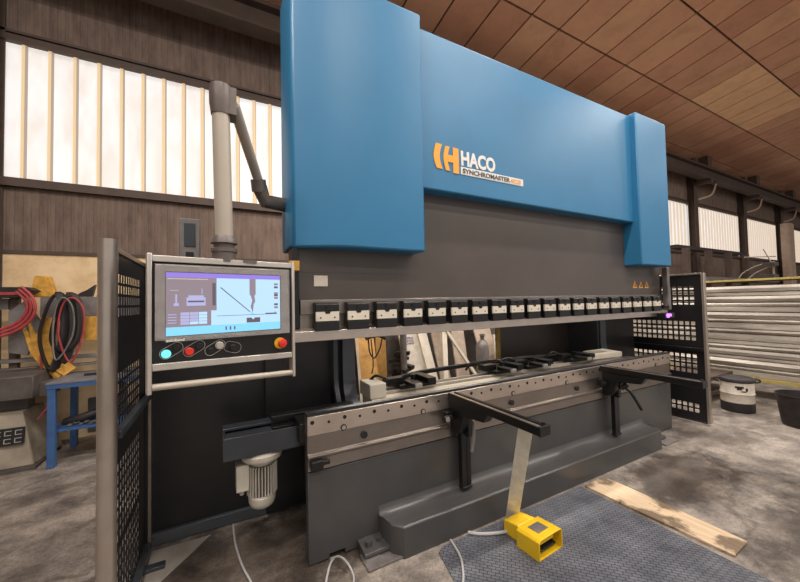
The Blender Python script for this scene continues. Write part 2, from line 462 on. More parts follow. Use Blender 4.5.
# left housing with a chamfered front left side
mb = MB(); mb.prism([(.69, 2.035), (1.30, 2.035), (1.30, 2.45), (.385, 2.45), (.385, 2.20), (.405, 2.15)], 1.95, 3.69, 'Z')
tag(mb.build('cylinder_housing', M['blue'], PB, .014), 'tall blue cylinder housing at the left')
mb = MB(); mb.box(4.09, 4.735, 2.02, 2.45, 1.95, 3.66)
tag(mb.build('cylinder_housing', M['blue'], PB, .014), 'blue cylinder housing at the right end')
# ram
mb = MB(); mb.box(.445, 4.84, 2.20, 2.26, 1.61, 2.60)
mb.box(.445, 1.25, 2.1985, 2.2, 1.80, 1.803)
ram = mb.build('ram_plate', M['ram'], PB, .004)
mb = MB(); mb.box(.90, 4.40, 2.27, 2.62, 2.0, 3.4); mb.box(.9, 4.4, 2.262, 2.31, 1.5, 2.0); mb.build('upper_frame', M['black'], PB)
mb = MB(); mb.box(.445, 4.84, 2.165, 2.25, 1.53, 1.622); mb.box(.445, 4.84, 2.19, 2.25, 1.44, 1.53)
mb.build('tool_rail', M['steel2'], PB, .003)
mb = MB(); mb.prism([(2.13, 1.362), (2.25, 1.362), (2.25, 1.44), (2.16, 1.44), (2.13, 1.425)], .395, 4.845, 'X')
mb.build('punch_holder', M['steel'], PB, .003)
# clamps, 20 of them, each with a white plate
def clamp(x):
    c = MB(); w = .076
    c.prism([(2.10, 1.548), (2.165, 1.548), (2.165, 1.604), (2.115, 1.604), (2.10, 1.59)], x-w, x+w, 'X')
    c.box(x-w+.006, x+w-.006, 2.115, 2.19, 1.483, 1.548)
    c.prism([(2.10, 1.425), (2.16, 1.422), (2.16, 1.483), (2.10, 1.483)], x-w, x+w, 'X')
    c.cyl((x, 2.092, 1.578), (x, 2.10, 1.578), .012)
    o = c.build('tool_clamp', M['blackp'], PB, .003)
    p = MB(); p.box(x-w+.002, x+w-.002, 2.098, 2.114, 1.487, 1.545, 0)
    for dx, dz in ((-.045, -.008), (.045, -.008)):
        p.cyl((x+dx, 2.0965, 1.516+dz), (x+dx, 2.0985, 1.516+dz), .0055, mi=1, n=10)
    p.prism([(x-.02, 1.545), (x-.012, 1.532), (x+.012, 1.532), (x+.02, 1.545)], 2.0965, 2.0985, 'Y', 1)
    q = p.build('clamp_plate', [M['white'], M['hole']], o)
    return o
c0 = clamp(.60)
for k in range(1, 20): part_copy(c0, (k*3.95/19, 0, 0), PB)
# left and right ram guides
mb = MB(); mb.box(.40, .44, 2.16, 2.3, 1.45, 1.95); mb.box(.385, .445, 2.2, 2.3, 1.36, 1.5)
mb.build('guide_post', M['blackp'], PB, .004)
mb = MB(); mb.box(.37, .43, 2.10, 2.158, 1.80, 1.86); mb.build('limit_switch', M['yellowsling'], PB, .003)
mb = MB(); mb.box(4.80, 4.86, 2.10, 2.155, 1.48, 1.95); mb.box(4.86, 4.92, 2.12, 2.18, 1.43, 1.70)
gp = mb.build('sensor_post', M['greyjunk'], PB, .004)
mb = MB(); mb.box(4.58, 4.80, 2.04, 2.125, 1.34, 1.40); sh = mb.build('laser_sensor', M['blackp'], PB, .004)
mb = MB(); mb.cyl((4.63, 2.025, 1.37), (4.63, 2.04, 1.37), .024); mb.cyl((4.68, 2.025, 1.375), (4.68, 2.04, 1.375), .016)
tag(mb.build('indicator_light', M['magenta'], sh), 'glowing violet light')
# name plate, stickers
mb = MB(); mb.box(.54, .63, 2.194, 2.2, 1.71, 1.78); mb.build('type_plate', M['white'], PB)
for k in range(3):
    xx = 4.28+k*.125
    mb = MB()
    mb.prism([(xx-.042, 1.70), (xx+.042, 1.70), (xx, 1.785)], 2.196, 2.2, 'Y', 0)
    mb.prism([(xx-.022, 1.712), (xx+.022, 1.712), (xx, 1.757)], 2.194, 2.197, 'Y', 1)
    mb.build('warning_sticker', [M['orange'], M['ram']], PB)
RX = Matrix.Rotation(PI/2, 4, 'X')
def onfront(x, y, z): return Matrix.Translation((x, y, z)) @ RX
# emblem: a bent bar left of a notched H
mb = MB()
def arcpoly(x, w, b, z0, z1, n=8):
    L = [(x-b*math.sin(PI*i/n), z0+(z1-z0)*i/n) for i in range(n+1)]
    return L+[(u+w, v) for u, v in L[::-1]]
mb.prism(arcpoly(1.445, .055, .025, 2.60, 2.79), 2.083, 2.09, 'Y')
mb.prism(arcpoly(1.532, .038, .022, 2.595, 2.785), 2.083, 2.09, 'Y')
mb.prism([(1.55, 2.665), (1.60, 2.665), (1.60, 2.72), (1.55, 2.72)], 2.083, 2.09, 'Y')
mb.prism([(1.60, 2.585), (1.655, 2.585), (1.655, 2.785), (1.60, 2.785)], 2.083, 2.09, 'Y')
mb.build('emblem', M['orange'], PB)
text_obj('lettering', 'HACO', .155, M['logow'], onfront(1.675, 2.087, 2.665), PB, .003, .0062, sx=.80)
mb = MB(); mb.box(1.675, 2.36, 2.084, 2.09, 2.588, 2.648); npl = mb.build('name_strip', M['logow'], PB)
text_obj('lettering', 'SYNCHROMASTER', .052, M['ram'], onfront(1.69, 2.082, 2.6), npl, .001, .0012, sx=1.17)
text_obj('lettering', '40220', .052, M['orange'], onfront(2.205, 2.082, 2.6), npl, .001, .0005, sx=.95)

# bed
mb = MB()
mb.prism([(.47, .008), (.60, .008), (.60, .035), (.70, .035), (.70, .008), (4.83, .008), (4.83, .56), (.47, .56)], 2.13, 2.19, 'Y')
mb.build('bed_plate', M['grey'], PB, .004)
mb = MB(); mb.box(.47, 4.83, 2.122, 2.20, .785, .90); 
for i in range(42):
    xx = .50+i*.104
    if xx < 4.8: mb.cyl((xx, 2.119, .865-(.012 if i % 2 else 0)), (xx, 2.123, .865-(.012 if i % 2 else 0)), .009 if i % 2 else .0125, mi=1, n=10)
for xx in (.70, 1.30, 2.2, 2.9, 3.7, 4.5): mb.cyl((xx, 2.117, .80), (xx, 2.1225, .80), .02, mi=1, n=14); mb.cyl((xx, 2.115, .80), (xx, 2.118, .80), .014, mi=0, n=14)
mb.build('die_holder', [M['steel'], M['hole']], PB, .002)
mb = MB(); mb.prism([(2.13, .565), (2.2, .565), (2.2, .783), (2.13, .783), (2.13, .672), (2.108, .664), (2.108, .652), (2.127, .640), (2.122, .572)], .47, 4.83, 'X')
mb.build('clamping_strip', M['steel2'], PB, .002)
mb = MB(); mb.prism([(2.135, .90), (2.19, .90), (2.19, .915), (2.165, .905), (2.15, .915), (2.135, .915)], .47, 4.83, 'X')
mb.build('die_rail', M['black'], PB)
for xx in (.84, 2.18, 3.05, 4.0):
    mb = MB(); mb.cyl((xx, 2.112, .725), (xx, 2.129, .725), .024, n=6); mb.build('bolt', M['black'], PB)
mb = MB(); mb.box(.48, .555, 2.07, 2.107, .59, .645); mb.box(.54, .60, 2.09, 2.107, .605, .63); mb.build('stop_block', M['blackp'], PB, .004)
# foot beam
mb = MB()
prof = [(1.9, 0.0), (2.129, 0.0), (2.129, .232), (2.122, .21), (2.108, .193), (2.085, .181), (2.05, .176), (1.97, .182), (1.912, .195), (1.9, .186)]
N = len(prof)
def row(x, f): return [(x, 2.129-(2.129-y)*f, z) for y, z in prof]
rows = [row(.935, .28), row(.952, .72), row(1.01, 1.), row(4.08, 1.), row(4.15, .75), row(4.18, .3)]
vs = [p for r_ in rows for p in r_]
fs = [(j*N+k, j*N+(k+1) % N, (j+1)*N+(k+1) % N, (j+1)*N+k) for j in range(5) for k in range(N)]
fs += [list(range(N)), list(range(5*N, 6*N))]
mb.add(vs, fs, 0, True); mb.build('foot_beam', M['grey'], PB, .006)
for x0, x1 in ((.78, .96), (4.20, 4.36)):
    mb = MB(); mb.prism([(2.127, .065), (2.127, .022), (1.99, .022), (1.985, .035), (1.99, .052)], x0, x1, 'X')
    mb.cyl((x0+.05, 2.05, .05), (x0+.05, 2.05, .085), .022, n=6); mb.cyl((x0+.12, 2.06, .05), (x0+.12, 2.06, .078), .014, n=6)
    mb.build('mounting_bracket', M['grey'], PB, .004)
    mb = MB(); mb.box(x0-.01, x1+.10, 1.91, 2.06, 0.002, .016); mb.box(x0+.0, x0+.10, 1.97, 2.08, .015, .021); mb.build('base_shim', M['greyjunk'], PB, .002)
# side frames with throat (profile in Y,Z)
fr = [(2.21, .06), (3.5, .06), (3.5, 3.3), (2.64, 3.3), (2.64, 1.8), (2.70, 1.5), (2.70, 1.0), (2.68, .88), (2.62, .80), (2.52, .76), (2.21, .76)]
for x0, x1 in ((.89, 1.0), (4.40, 4.52)):
    mb = MB(); mb.prism(fr, x0, x1, 'X'); mb.build('side_frame', M['frame'], PB, .004)
mb = MB(); mb.prism([(2.645, 1.75), (2.69, 1.5), (2.69, 1.0), (2.67, .89), (2.6, .8), (2.57, .83), (2.63, .92), (2.65, 1.0), (2.65, 1.5), (2.62, 1.75)], .80, .835, 'X')
mb.build('throat_guard', M['slate'], PB)
mb = MB(); mb.box(4.37, 4.398, 2.72, 3.14, .8, 2.3); mb.build('throat_cover', M['frame'], PB, .003)
# left cabinet
mb = MB(); mb.box(-.44, .885, 2.85, 3.5, .02, 1.9); mb.box(.30, .80, 2.74, 2.85, .05, 1.9)
mb.build('side_cabinet', M['black'], PB, .004)
mb = MB(); mb.box(-.43, .86, 2.815, 2.849, 0.005, .085)
for xx in (-.40, -.02, .33): mb.cyl((xx, 2.809, .05), (xx, 2.816, .05), .01, n=8)
mb.build('base_skirt', M['frame'], PB, .003)
mb = MB(); mb.box(-.425, -.405, 2.79, 2.84, .03, 1.86); mb.build('door_edge', M['tube'], PB, .003)
mb = MB(); mb.box(4.53, 5.22, 2.72, 3.5, .02, 1.9); mb.build('side_cabinet', M['black'], PB, .004)
mb = MB(); mb.box(3.06, 4.38, 3.15, 3.2, .2, 2.4); mb.box(3.0, 3.03, 3.1, 3.16, .2, 2.4, 1); mb.build('rear_cover', [M['ram'], M['timber']], PB)
mb = MB(); mb.box(1.02, 3.0, 3.15, 3.3, 1.31, 1.55); mb.build('ram_shade_bar', M['darkjunk'], PB)  # dark bar put in for the shade behind the ram
# tray beam with motor at the left
mb = MB()
mb.box(.012, .52, 2.30, 2.315, .665, .80); mb.box(.012, .52, 2.53, 2.545, .665, .80); mb.box(.012, .026, 2.315, 2.53, .665, .80)
mb.box(.026, .52, 2.315, 2.53, .665, .68); mb.box(.012, .885, 2.45, 2.545, .795, .812); mb.box(.30, .44, 2.36, 2.44, .74, .798, 1)
mb.box(.026, .3, 2.315, 2.45, .76, .785)
mb.box(.44, .88, 2.2, 2.40, .72, .84, 1); mb.box(.30, .88, 2.42, 2.50, .82, .85, 1); mb.box(.52, .885, 2.3, 2.54, .3, .7, 1)
tray = mb.build('cable_tray', [M['slate'], M['blackp']], PB, .003)
mb = MB()
mc = (.24, 2.41)
mb.lathe([(.0, .30), (.05, .30), (.072, .315), (.082, .34), (.084, .375), (.076, .385), (.076, .58), (.08, .59), (.08, .60), (.108, .605), (.112, .615), (.112, .655), (.104, .664), (0, .664)], (mc[0], mc[1], 0))
motor = mb.build('drive_motor', M['motor'], PB)
mb = MB(); mb.cyl((mc[0], mc[1], .39), (mc[0], mc[1], .578), .079, n=30); tag(mb.build('fin_gap_core', M['pedestald'], motor), 'dark core in the gaps between the fins')  # dark core added for contrast, makes the gaps between fins darker
mb = MB(); mb.lathe([(.08, .61), (.122, .615), (.126, .625), (.126, .648), (.118, .655), (.08, .658)], (mc[0], mc[1], 0)); mb.build('flange', M['motor'], motor)
mb = MB()
for k in range(30):
    a = 2*PI*k/30
    r0, r1 = .075, .092
    p = Matrix.Translation((mc[0], mc[1], 0)) @ Matrix.Rotation(a, 4, 'Z')
    mb.box(r0, r1, -.0022, .0022, .39, .575, 0, p)
mb.build('cooling_fin', M['motor'], motor)['kind'] = 'stuff'
mb = MB(); mb.box(mc[0]-.155, mc[0]-.08, mc[1]-.06, mc[1]+.05, .44, .60); mb.cyl((mc[0]-.12, mc[1], .44), (mc[0]-.12, mc[1], .40), .014)
mb.build('terminal_box', M['motor'], motor, .006)
# back gauge behind the bed
mb = MB(); mb.prism([(2.36, .70), (2.60, .70), (2.60, .865), (2.42, .865), (2.40, .845), (2.36, .845)], 1.02, 4.36, 'X'); mb.box(1.02, 4.36, 2.45, 2.47, .866, .89, 1); mb.box(1.02, 4.36, 2.54, 2.56, .866, .89, 1)
bgb = mb.build('back_gauge_beam', [M['cream'], M['alu']], PB, .003)
mb = MB(); mb.box(1.005, 1.14, 2.40, 2.62, .86, .97); mb.build('beam_end_cap', M['white'], PB, .005)
mb = MB(); mb.prism([(3.72, 2.38), (4.22, 2.34), (4.30, 2.62), (3.9, 2.62), (4.15, 2.55), (4.12, 2.44), (3.74, 2.44)], .895, .95, 'Z'); mb.build('beam_end_cap', M['white'], PB, .004)
mb = MB(); mb.box(2.28, 4.34, 2.28, 2.355, .72, .89); mb.build('rear_table', M['steel2'], PB, .003)
def finger(x):
    f = MB(); f.box(x, x+.34, 2.42, 2.62, .892, .925); f.box(x+.05, x+.13, 2.30, 2.46, .925, .955); f.box(x+.22, x+.30, 2.36, 2.6, .925, .97)
    f.box(x-.10, x+.06, 2.48, 2.56, .925, .975); f.cyl((x+.16, 2.5, .925), (x+.16, 2.5, .985), .022)
    f.tube([(x-.08, 2.5, .97), (x-.16, 2.55, 1.0), (x-.22, 2.6, .93)], .012)
    o = f.build('stop_finger', M['blackp'], PB, .003)
    g = MB(); g.box(x+.06, x+.12, 2.285, 2.30, .925, .955); g.build('stop_tip', M['alu'], o)
    return o
f0 = finger(1.28)
for dx in (1.02, 1.45, 2.15): part_copy(f0, (dx, 0, 0), PB)
mb = MB(); mb.tube([(1.3, 2.55, .95), (1.7, 2.75, .93), (2.3, 2.7, .95), (2.8, 2.6, .97), (3.4, 2.62, .95)], .022, sub=8); mb.build('energy_chain', M['blackp'], PB)

# ------------------------------------------------------------------ sheet support arms
def support_arm(x, label, lever, po):
    t = thing('sheet_support_arm', label, 'support arm', (x, 2.1, 0), 0, 'sheet support arms on the bed front')
    mb = MB(); x0, x1 = x-.04, x+.04
    mb.prism([(x0, .853), (x1, .853), (x1, .903), (x+.012, .903), (x+.012, .893), (x-.012, .893), (x-.012, .903), (x0, .903)], 1.29, 2.115, 'Y')
    mb.build('arm_profile', M['blackp'], t, .003)
    mb = MB(); mb.box(x0+.004, x-.014, 1.30, 2.11, .9035, .9060); mb.build('slide_strip', M['steel'], t)
    mb = MB(); mb.box(x0-.002, x1+.002, 1.28, 1.29, .851, .906); mb.cyl((x+.026, 1.315, .9035), (x+.026, 1.315, .911), .012)
    tag(mb.build('end_cap', M['blackp'], t, .002), 'black end cap with a bright screw')
    mb = MB(); mb.prism([(2.105, .62), (2.105, .852), (1.70, .852), (1.74, .79), (1.95, .77), (1.99, .66), (2.03, .62)], x-.033, x+.033, 'X')
    mb.box(x-.10, x-.035, 2.06, 2.105, .72, .78); mb.cyl((x-.13, 2.05, .74), (x-.06, 2.05, .74), .022); mb.box(x+.035, x+.08, 1.98, 2.03, .60, .74)
    mb.build('bracket', M['blackp'], t, .004)
    mb = MB(); q = x+po; mb.box(q-.045, q+.0, 2.045, 2.085, .205, .70); mb.box(q+.006, q+.045, 2.05, 2.085, .205, .70); mb.box(q-.047, q+.047, 2.04, 2.09, .198, .215); mb.box(x-.03, q+.045, 2.05, 2.10, .62, .72)
    mb.build('upright', M['blackp'], t, .003)
    if lever:
        mb = MB(); mb.tube([(x+.06, 1.96, .72), (x+.10, 1.9, .66), (x+.16, 1.84, .50)], .014, sub=4); mb.cyl((x+.05, 1.97, .70), (x+.09, 1.93, .74), .03)
        mb.tube([(x+.02, 1.95, .76), (x+.14, 1.88, .78), (x+.2, 1.86, .77)], .012, sub=4)
        mb.build('clamp_lever', M['blackp'], t)
    else:
        mb = MB(); mb.tube([(x-.10, 2.04, .74), (x-.13, 2.0, .75)], .016, sub=1); mb.tube([(x+.055, 1.94, .73), (x+.04, 1.93, .62), (x+.02, 1.93, .52)], .012, sub=4)
        mb.build('clamp_lever', M['greyjunk'], t)
    return t
support_arm(1.56, 'black sheet support arm sticking out above the yellow pedal and pale upright slat', False, .065)
support_arm(3.45, 'black sheet support arm nearer the right end of the bed with long lever', True, .12)

# ------------------------------------------------------------------ side guards
def perf(mb, Xc, th, y0, y1, z0, z1, groups, dy, hy, dz, hz, ya, yb):
    # plate in plane X=Xc with square holes: groups = list of (ztop, rows)
    t2 = th/2
    def bx_(a, b, c, d): mb.box(Xc-t2, Xc+t2, a, b, c, d)
    zc = z1
    for zt, rows in groups:
        bx_(y0, y1, zt, zc)
        for r in range(rows):
            a = zt-hz; 
            # hole row a..zt
            n = int((yb-ya)/dy)
            cur = y0
            for i in range(n):
                h0 = ya+i*dy; bx_(cur, h0, a, zt); cur = h0+hy
            bx_(cur, y1, a, zt)
            zt2 = a-(dz-hz)
            if r < rows-1: bx_(y0, y1, zt2, a); zt = zt2
            else: zc = a
    bx_(y0, y1, z0, zc)
G = thing('side_guard', 'black perforated side guard with thick round steel post at far left', 'safety guard', (-.44, 1.94, 0), 0, 'perforated guards at both ends of the press')
mb = MB(); mb.cyl((-.440, 1.945, .01), (-.440, 1.945, 1.905), .036, n=32); tag(mb.build('post', M['tube'], G, .004), 'thick brushed steel round post')
mb = MB(); perf(mb, -.44, .004, 1.99, 2.78, .06, 1.86, [(1.765, 4), (1.28, 5), (.84, 7), (.42, 8)], .052, .034, .056, .042, 2.06, 2.64)
mb.build('perforated_panel', M['black'], G)
mb = MB(); mb.box(-.452, -.428, 1.985, 2.80, 1.86, 1.885); mb.build('top_rail', M['tube'], G, .003)
mb = MB(); mb.box(-.43, -.395, 1.99, 2.78, 1.0, 1.035); mb.build('middle_rail', M['slate'], G, .003)
mb = MB(); mb.box(-.46, -.42, 2.78, 2.805, .02, 1.885); mb.build('hinge_post', M['black'], G, .003)
mb = MB(); mb.box(-.445, -.40, 1.99, 2.78, .03, .06); mb.box(-.47, -.30, 2.55, 2.60, .008, .03); mb.build('bottom_rail', M['slate'], G, .003)
G = thing('side_guard', 'black perforated guard panel at the right end of the press', 'safety guard', (5.29, 1.94, 0), 0, 'perforated guards at both ends of the press')
mb = MB(); mb.box(5.25, 5.31, 1.915, 1.945, .03, 1.875); mb.box(5.29, 5.31, 1.945, 2.0, .03, 1.875); tag(mb.build('post', M['tube'], G, .004), 'flat grey steel front post')
mb = MB(); perf(mb, 5.28, .004, 1.945, 2.88, .04, 1.86, [(1.72, 4), (1.27, 4), (.86, 4), (.24, 2)], .062, .043, .064, .046, 2.03, 2.84)
mb.build('perforated_panel', M['black'], G)
mb = MB(); mb.box(5.262, 5.29, 1.945, 2.88, 1.862, 1.882); mb.build('top_rail', M['tube'], G, .003)
mb = MB(); mb.box(5.235, 5.277, 1.95, 2.88, .905, .945); mb.build('middle_rail', M['blackp'], G, .003)
mb = MB(); mb.box(5.262, 5.29, 1.945, 2.88, .02, .04); mb.build('bottom_rail', M['black'], G, .003)

# ------------------------------------------------------------------ control pendant
ang = math.asin(.2265)
CP = thing('control_pendant', 'operator control panel with lit touch screen hanging from a swing arm', 'control panel', (-.255, 1.70, 0), ang)
MW = Matrix.Translation((-.255, 1.70, 0)) @ Matrix.Rotation(ang, 4, 'Z')
def cp(mb, name, mats, parent=None, bevel=0):
    for i in range(len(mb.v)): mb.v[i] = MW @ mb.v[i]
    return mb.build(name, mats, parent or CP, bevel)
mb = MB(); mb.box(-.008, .010, -.015, .035, 1.243, 1.82); cp(mb, 'side_bar', M['alu'], bevel=.004)
mb = MB(); mb.box(.600, .616, -.015, .035, 1.222, 1.82); cp(mb, 'side_bar', M['alu'], bevel=.004)
mb = MB(); mb.box(.010, .600, -.012, .03, 1.785, 1.812); cp(mb, 'top_bar', M['alu'], bevel=.003)
mb = MB(); mb.prism([(.010, 1.337), (.600, 1.322), (.600, 1.350), (.010, 1.366)], -.012, .03, 'Y'); cp(mb, 'lower_bar', M['alu'], bevel=.003)
mb = MB(); mb.prism([(.010, 1.366), (.600, 1.350), (.600, 1.785), (.010, 1.785)], -.002, .07, 'Y'); cp(mb, 'housing', M['blackp'], bevel=.004)
mb = MB(); mb.cyl((.010, .0, 1.270), (.600, .0, 1.243), .014); tag(cp(mb, 'handle_bar', M['pole']), 'pale round handle bar')
mb = MB(); mb.prism([(.018, 1.462), (.583, 1.450), (.575, 1.775), (.018, 1.775)], -.022, -.003, 'Y'); bez = cp(mb, 'screen_bezel', M['bezel'], bevel=.006)
# display drawn in its own face
mb = MB()
Z0, Z1, U0, U1 = 1.476, 1.742, .055, .533
def rc(u0, u1, z0, z1, mi, lay): mb.prism([(u0, z0), (u1, z0), (u1, z1), (u0, z1)], -.0235-.0004*lay, -.0225, 'Y', mi)
rc(U0, U1, Z0, Z1, 0, 0)
rc(U0, U1, 1.722, 1.742, 2, 1); rc(U0, U1, 1.476, 1.512, 1, 1)
rc(U0, .222, 1.512, 1.722, 3, 1); rc(.222, .244, 1.578, 1.722, 3, 1); rc(.227, .240, 1.60, 1.70, 4, 2)
rc(.06, .21, 1.7135, 1.7165, 6, 2)
for k in range(4): rc(.062, .092, 1.528+k*.0115, 1.5315+k*.0115, 5, 2)
for i in range(3):
    for j in range(4):
        rc(.106+i*.034, .138+i*.034, 1.520+j*.0135, 1.532+j*.0135, 0 if (i == 2 and j < 4) or j == 0 and i else 5, 2)
rc(.128, .20, 1.600, 1.636, 5, 2); rc(.133, .195, 1.615, 1.622, 4, 3); rc(.135, .193, 1.636, 1.645, 5, 2)
rc(.088, .094, 1.60, 1.65, 5, 2); rc(.082, .10, 1.60, 1.612, 5, 2); rc(.07, .10, 1.665, 1.667, 6, 2); rc(.185, .188, 1.65, 1.675, 5, 2)
rc(.244, .516, 1.551, 1.553, 4, 1); rc(.46, .516, 1.553, 1.558, 4, 1); rc(.506, .508, 1.558, 1.566, 4, 2)
mb.prism([(.386, 1.722), (.414, 1.722), (.414, 1.65), (.408, 1.64), (.412, 1.615), (.404, 1.60), (.402, 1.575), (.399, 1.562), (.396, 1.575), (.39, 1.59), (.398, 1.62), (.392, 1.64), (.386, 1.65)], -.0243, -.0225, 'Y', 3)
mb.prism([(.372, 1.515), (.434, 1.515), (.434, 1.538), (.41, 1.538), (.402, 1.528), (.394, 1.538), (.372, 1.538)], -.0243, -.0225, 'Y', 4)
mb.prism([(.259, 1.679), (.262, 1.682), (.389, 1.567), (.386, 1.565)], -.0241, -.0225, 'Y', 4)
mb.prism([(.386, 1.565), (.395, 1.553), (.412, 1.553), (.40, 1.562)], -.0242, -.0225, 'Y', 1)
for k, zz in enumerate((1.70, 1.685, 1.655, 1.645, 1.632, 1.60, 1.585)): rc(.503, .522, zz-.006, zz+.004, 3 if k % 2 == 0 else 4, 1)
for k in range(3): rc(.28+k*.018, .286+k*.018, 1.487, 1.503, 4, 2)
cp(mb, 'display', [M['scr_blue'], M['scr_cyan'], M['scr_purple'], M['scr_brown'], M['scr_dark'], M['scr_lav'], M['logow']], bez)
mb = MB()   # protective film still on the bezel
def fb(u0, u1, z0, z1):
    mb.box(u0, u1, -.030, -.024, z0, z1)
fb(.018, .052, 1.46, 1.775); fb(.536, .58, 1.452, 1.775); fb(.052, .536, 1.745, 1.775); fb(.052, .536, 1.452, 1.473)
tag(cp(mb, 'protective_film', M['film'], bez), 'wrinkled clear film around the screen edge')
text_obj('lettering', 'autobend', .017, M['logow'], MW @ onfront(.055, -.0315, 1.4535), bez, .0006, .0003)
def ringpts(cu, cz, L, r, a, n=10):
    pts = []
    for k in range(n+1):
        t = a-PI/2+PI*k/n; pts.append((cu+math.cos(a)*L/2+math.cos(t)*r, -.0035, cz+math.sin(a)*L/2+math.sin(t)*r))
    for k in range(n+1):
        t = a+PI/2+PI*k/n; pts.append((cu-math.cos(a)*L/2+math.cos(t)*r, -.0035, cz-math.sin(a)*L/2+math.sin(t)*r))
    return pts
for cu, cz in ((.077, 1.414), (.160, 1.414), (.242, 1.409)):
    mb = MB(); mb.tube(ringpts(cu, cz, .045, .022, .52), .0012, n=6, sub=1, closed=True); cp(mb, 'button_outline', M['alu'])
mb = MB(); mb.tube(ringpts(.315, 1.404, .028, .024, -.3), .0010, n=6, sub=1, closed=True); cp(mb, 'button_outline', M['alu'])
def btn(name, u, z, r, m, d=.016):
    mb = MB(); mb.lathe([(r*1.25, 0), (r*1.25, -d*.4), (r, -d*.5), (r*.98, -d), (0, -d)], (u, -.002, z), axis='Y', n=20); return cp(mb, name, m)
tag(btn('push_button', .058, 1.402, .014, M['cyan']), 'lit cyan push button')
btn('push_button', .095, 1.423, .012, M['blackp'], .01)
tag(btn('push_button', .141, 1.403, .014, M['red']), 'red push button')
btn('push_button', .179, 1.422, .012, M['blackp'], .01)
btn('key_switch', .224, 1.398, .010, M['blackp'], .01)
tag(btn('key_switch', .259, 1.418, .014, M['alu']), 'silver key switch')
btn('selector_knob', .314, 1.402, .012, M['blackp'], .02)
mb = MB(); mb.lathe([(.028, 0), (.028, -.006), (.02, -.007)], (.537, -.002, 1.402), axis='Y', n=24); es = cp(mb, 'emergency_stop', M['yellow'])
mb = MB(); mb.lathe([(.012, -.006), (.012, -.018), (.021, -.021), (.023, -.030), (.018, -.038), (0, -.041)], (.541, -.002, 1.402), axis='Y', n=24); tag(cp(mb, 'stop_knob', M['red'], es), 'red mushroom knob')
# mount, pole and arm
px_, py_ = .02, 1.80
mb = MB(); mb.lathe([(.05, 1.80), (.05, 1.845), (.056, 1.85), (.056, 1.865), (.044, 1.87), (.044, 1.885), (.058, 1.89), (.052, 1.915), (.046, 1.925)], (px_, py_, 0)); mb.box(px_-.06, px_+.14, py_-.03, py_+.03, 1.80, 1.812)
mb.build('swivel_mount', M['joint'], CP)
mb = MB(); mb.cyl((px_, py_, 1.92), (px_-.012, py_, 2.55), .039); mb.build('pole', M['pole'], CP)
tp = Vector((px_-.012, py_, 2.6)); 
mb = MB(); mb.lathe([(.042, 2.505), (.044, 2.52), (.049, 2.56), (.05, 2.62), (.047, 2.645), (.04, 2.65), (0, 2.65)], (px_-.012, py_, 0)); mb.box(px_, px_+.055, py_-.03, py_+.06, 2.51, 2.64)
mb.build('top_joint', M['joint'], CP)
e1 = Vector((.225, 2.28, 2.36))
mb = MB(); mb.cyl((px_+.045, py_+.05, 2.60), e1, .028); mb.build('swing_arm', M['pole'], CP)
mb = MB(); mb.cyl(e1+Vector((-.01, -.02, .02)), e1+Vector((0, 0, -.05)), .045); mb.tube([e1+Vector((0, 0, -.02)), (.26, 2.3, 2.26), (.385, 2.34, 2.26)], .046, sub=1, n=14); mb.build('elbow_joint', M['joint'], CP)

# small grey box standing behind the control panel
T = thing('junction_box', 'small upright grey electrical box behind the control panel', 'electrical box', (-.17, 2.9, 1.9))
mb = MB(); mb.box(-.255, -.125, 2.87, 2.96, 1.9, 2.235); mb.build('enclosure', M['greyjunk'], T, .006)
mb = MB(); mb.box(-.225, -.155, 2.862, 2.869, 2.03, 2.20); mb.build('face_plate', M['slate'], T, .002)
mb = MB(); mb.box(-.215, -.165, 2.862, 2.869, 1.93, 1.99); mb.build('switch', M['blackp'], T, .002)

# ------------------------------------------------------------------ things on the floor by the press
T = thing('foot_pedal', 'yellow hooded foot pedal lying on the mat in front of the press', 'foot pedal', (1.81, 1.56, .006), math.radians(4))
mb = MB()
def PX(m, name, mats, par=None, bev=0):
    R = Matrix.Translation((1.81, 1.56, 0)) @ Matrix.Rotation(math.radians(4), 4, 'Z')
    m.v = [R @ v for v in m.v]
    return m.build(name, mats, par or T, bev)
prof = [(-.118, .007), (-.118, .118), (-.10, .132), (.10, .132), (.118, .118), (.118, .007)]
th = [(-.109, .007), (-.109, .114), (-.096, .123), (.096, .123), (.109, .114), (.109, .007)]
vs = [(x_, -.085, z_) for x_, z_ in prof]+[(x_, .085, z_*.92) for x_, z_ in prof]+[(x_, -.085, z_) for x_, z_ in th]+[(x_, .085, z_*.92) for x_, z_ in th]
n = 6
fs = [(i, i+1, n+i+1, n+i) for i in range(5)]+[(2*n+i, 3*n+i, 3*n+i+1, 2*n+i+1) for i in range(5)]
fs += [(i, 2*n+i, 2*n+i+1, i+1) for i in range(5)]+[(n+i, n+i+1, 3*n+i+1, 3*n+i) for i in range(5)]+[(0, n, 3*n, 2*n), (5, 17, 23, 11)]
mb.add(vs, fs); PX(mb, 'hood', M['yellow'], None, .003)
mb = MB(); mb.prism([(.084, .007), (.084, .104), (.10, .118), (.12, .112), (.21, .098), (.22, .088), (.22, .007)], -.085, .08, 'X'); PX(mb, 'rear_housing', M['yellow'], None, .007)
mb = MB(); mb.box(-.118, .118, -.08, .084, .0065, .012); PX(mb, 'base_plate', M['yellow'])
mb = MB(); mb.prism([(-.06, .03), (.07, .062), (.07, .074), (-.06, .042)], -.08, .08, 'X'); PX(mb, 'treadle', M['blackp'], None, .003)
mb = MB(); mb.prism([(-.05, .066), (-.01, .075), (-.01, .09), (-.05, .08)], -.075, .075, 'X'); tag(PX(mb, 'toe_latch', M['yellow'], None, .003), 'yellow latch bar inside the hood')
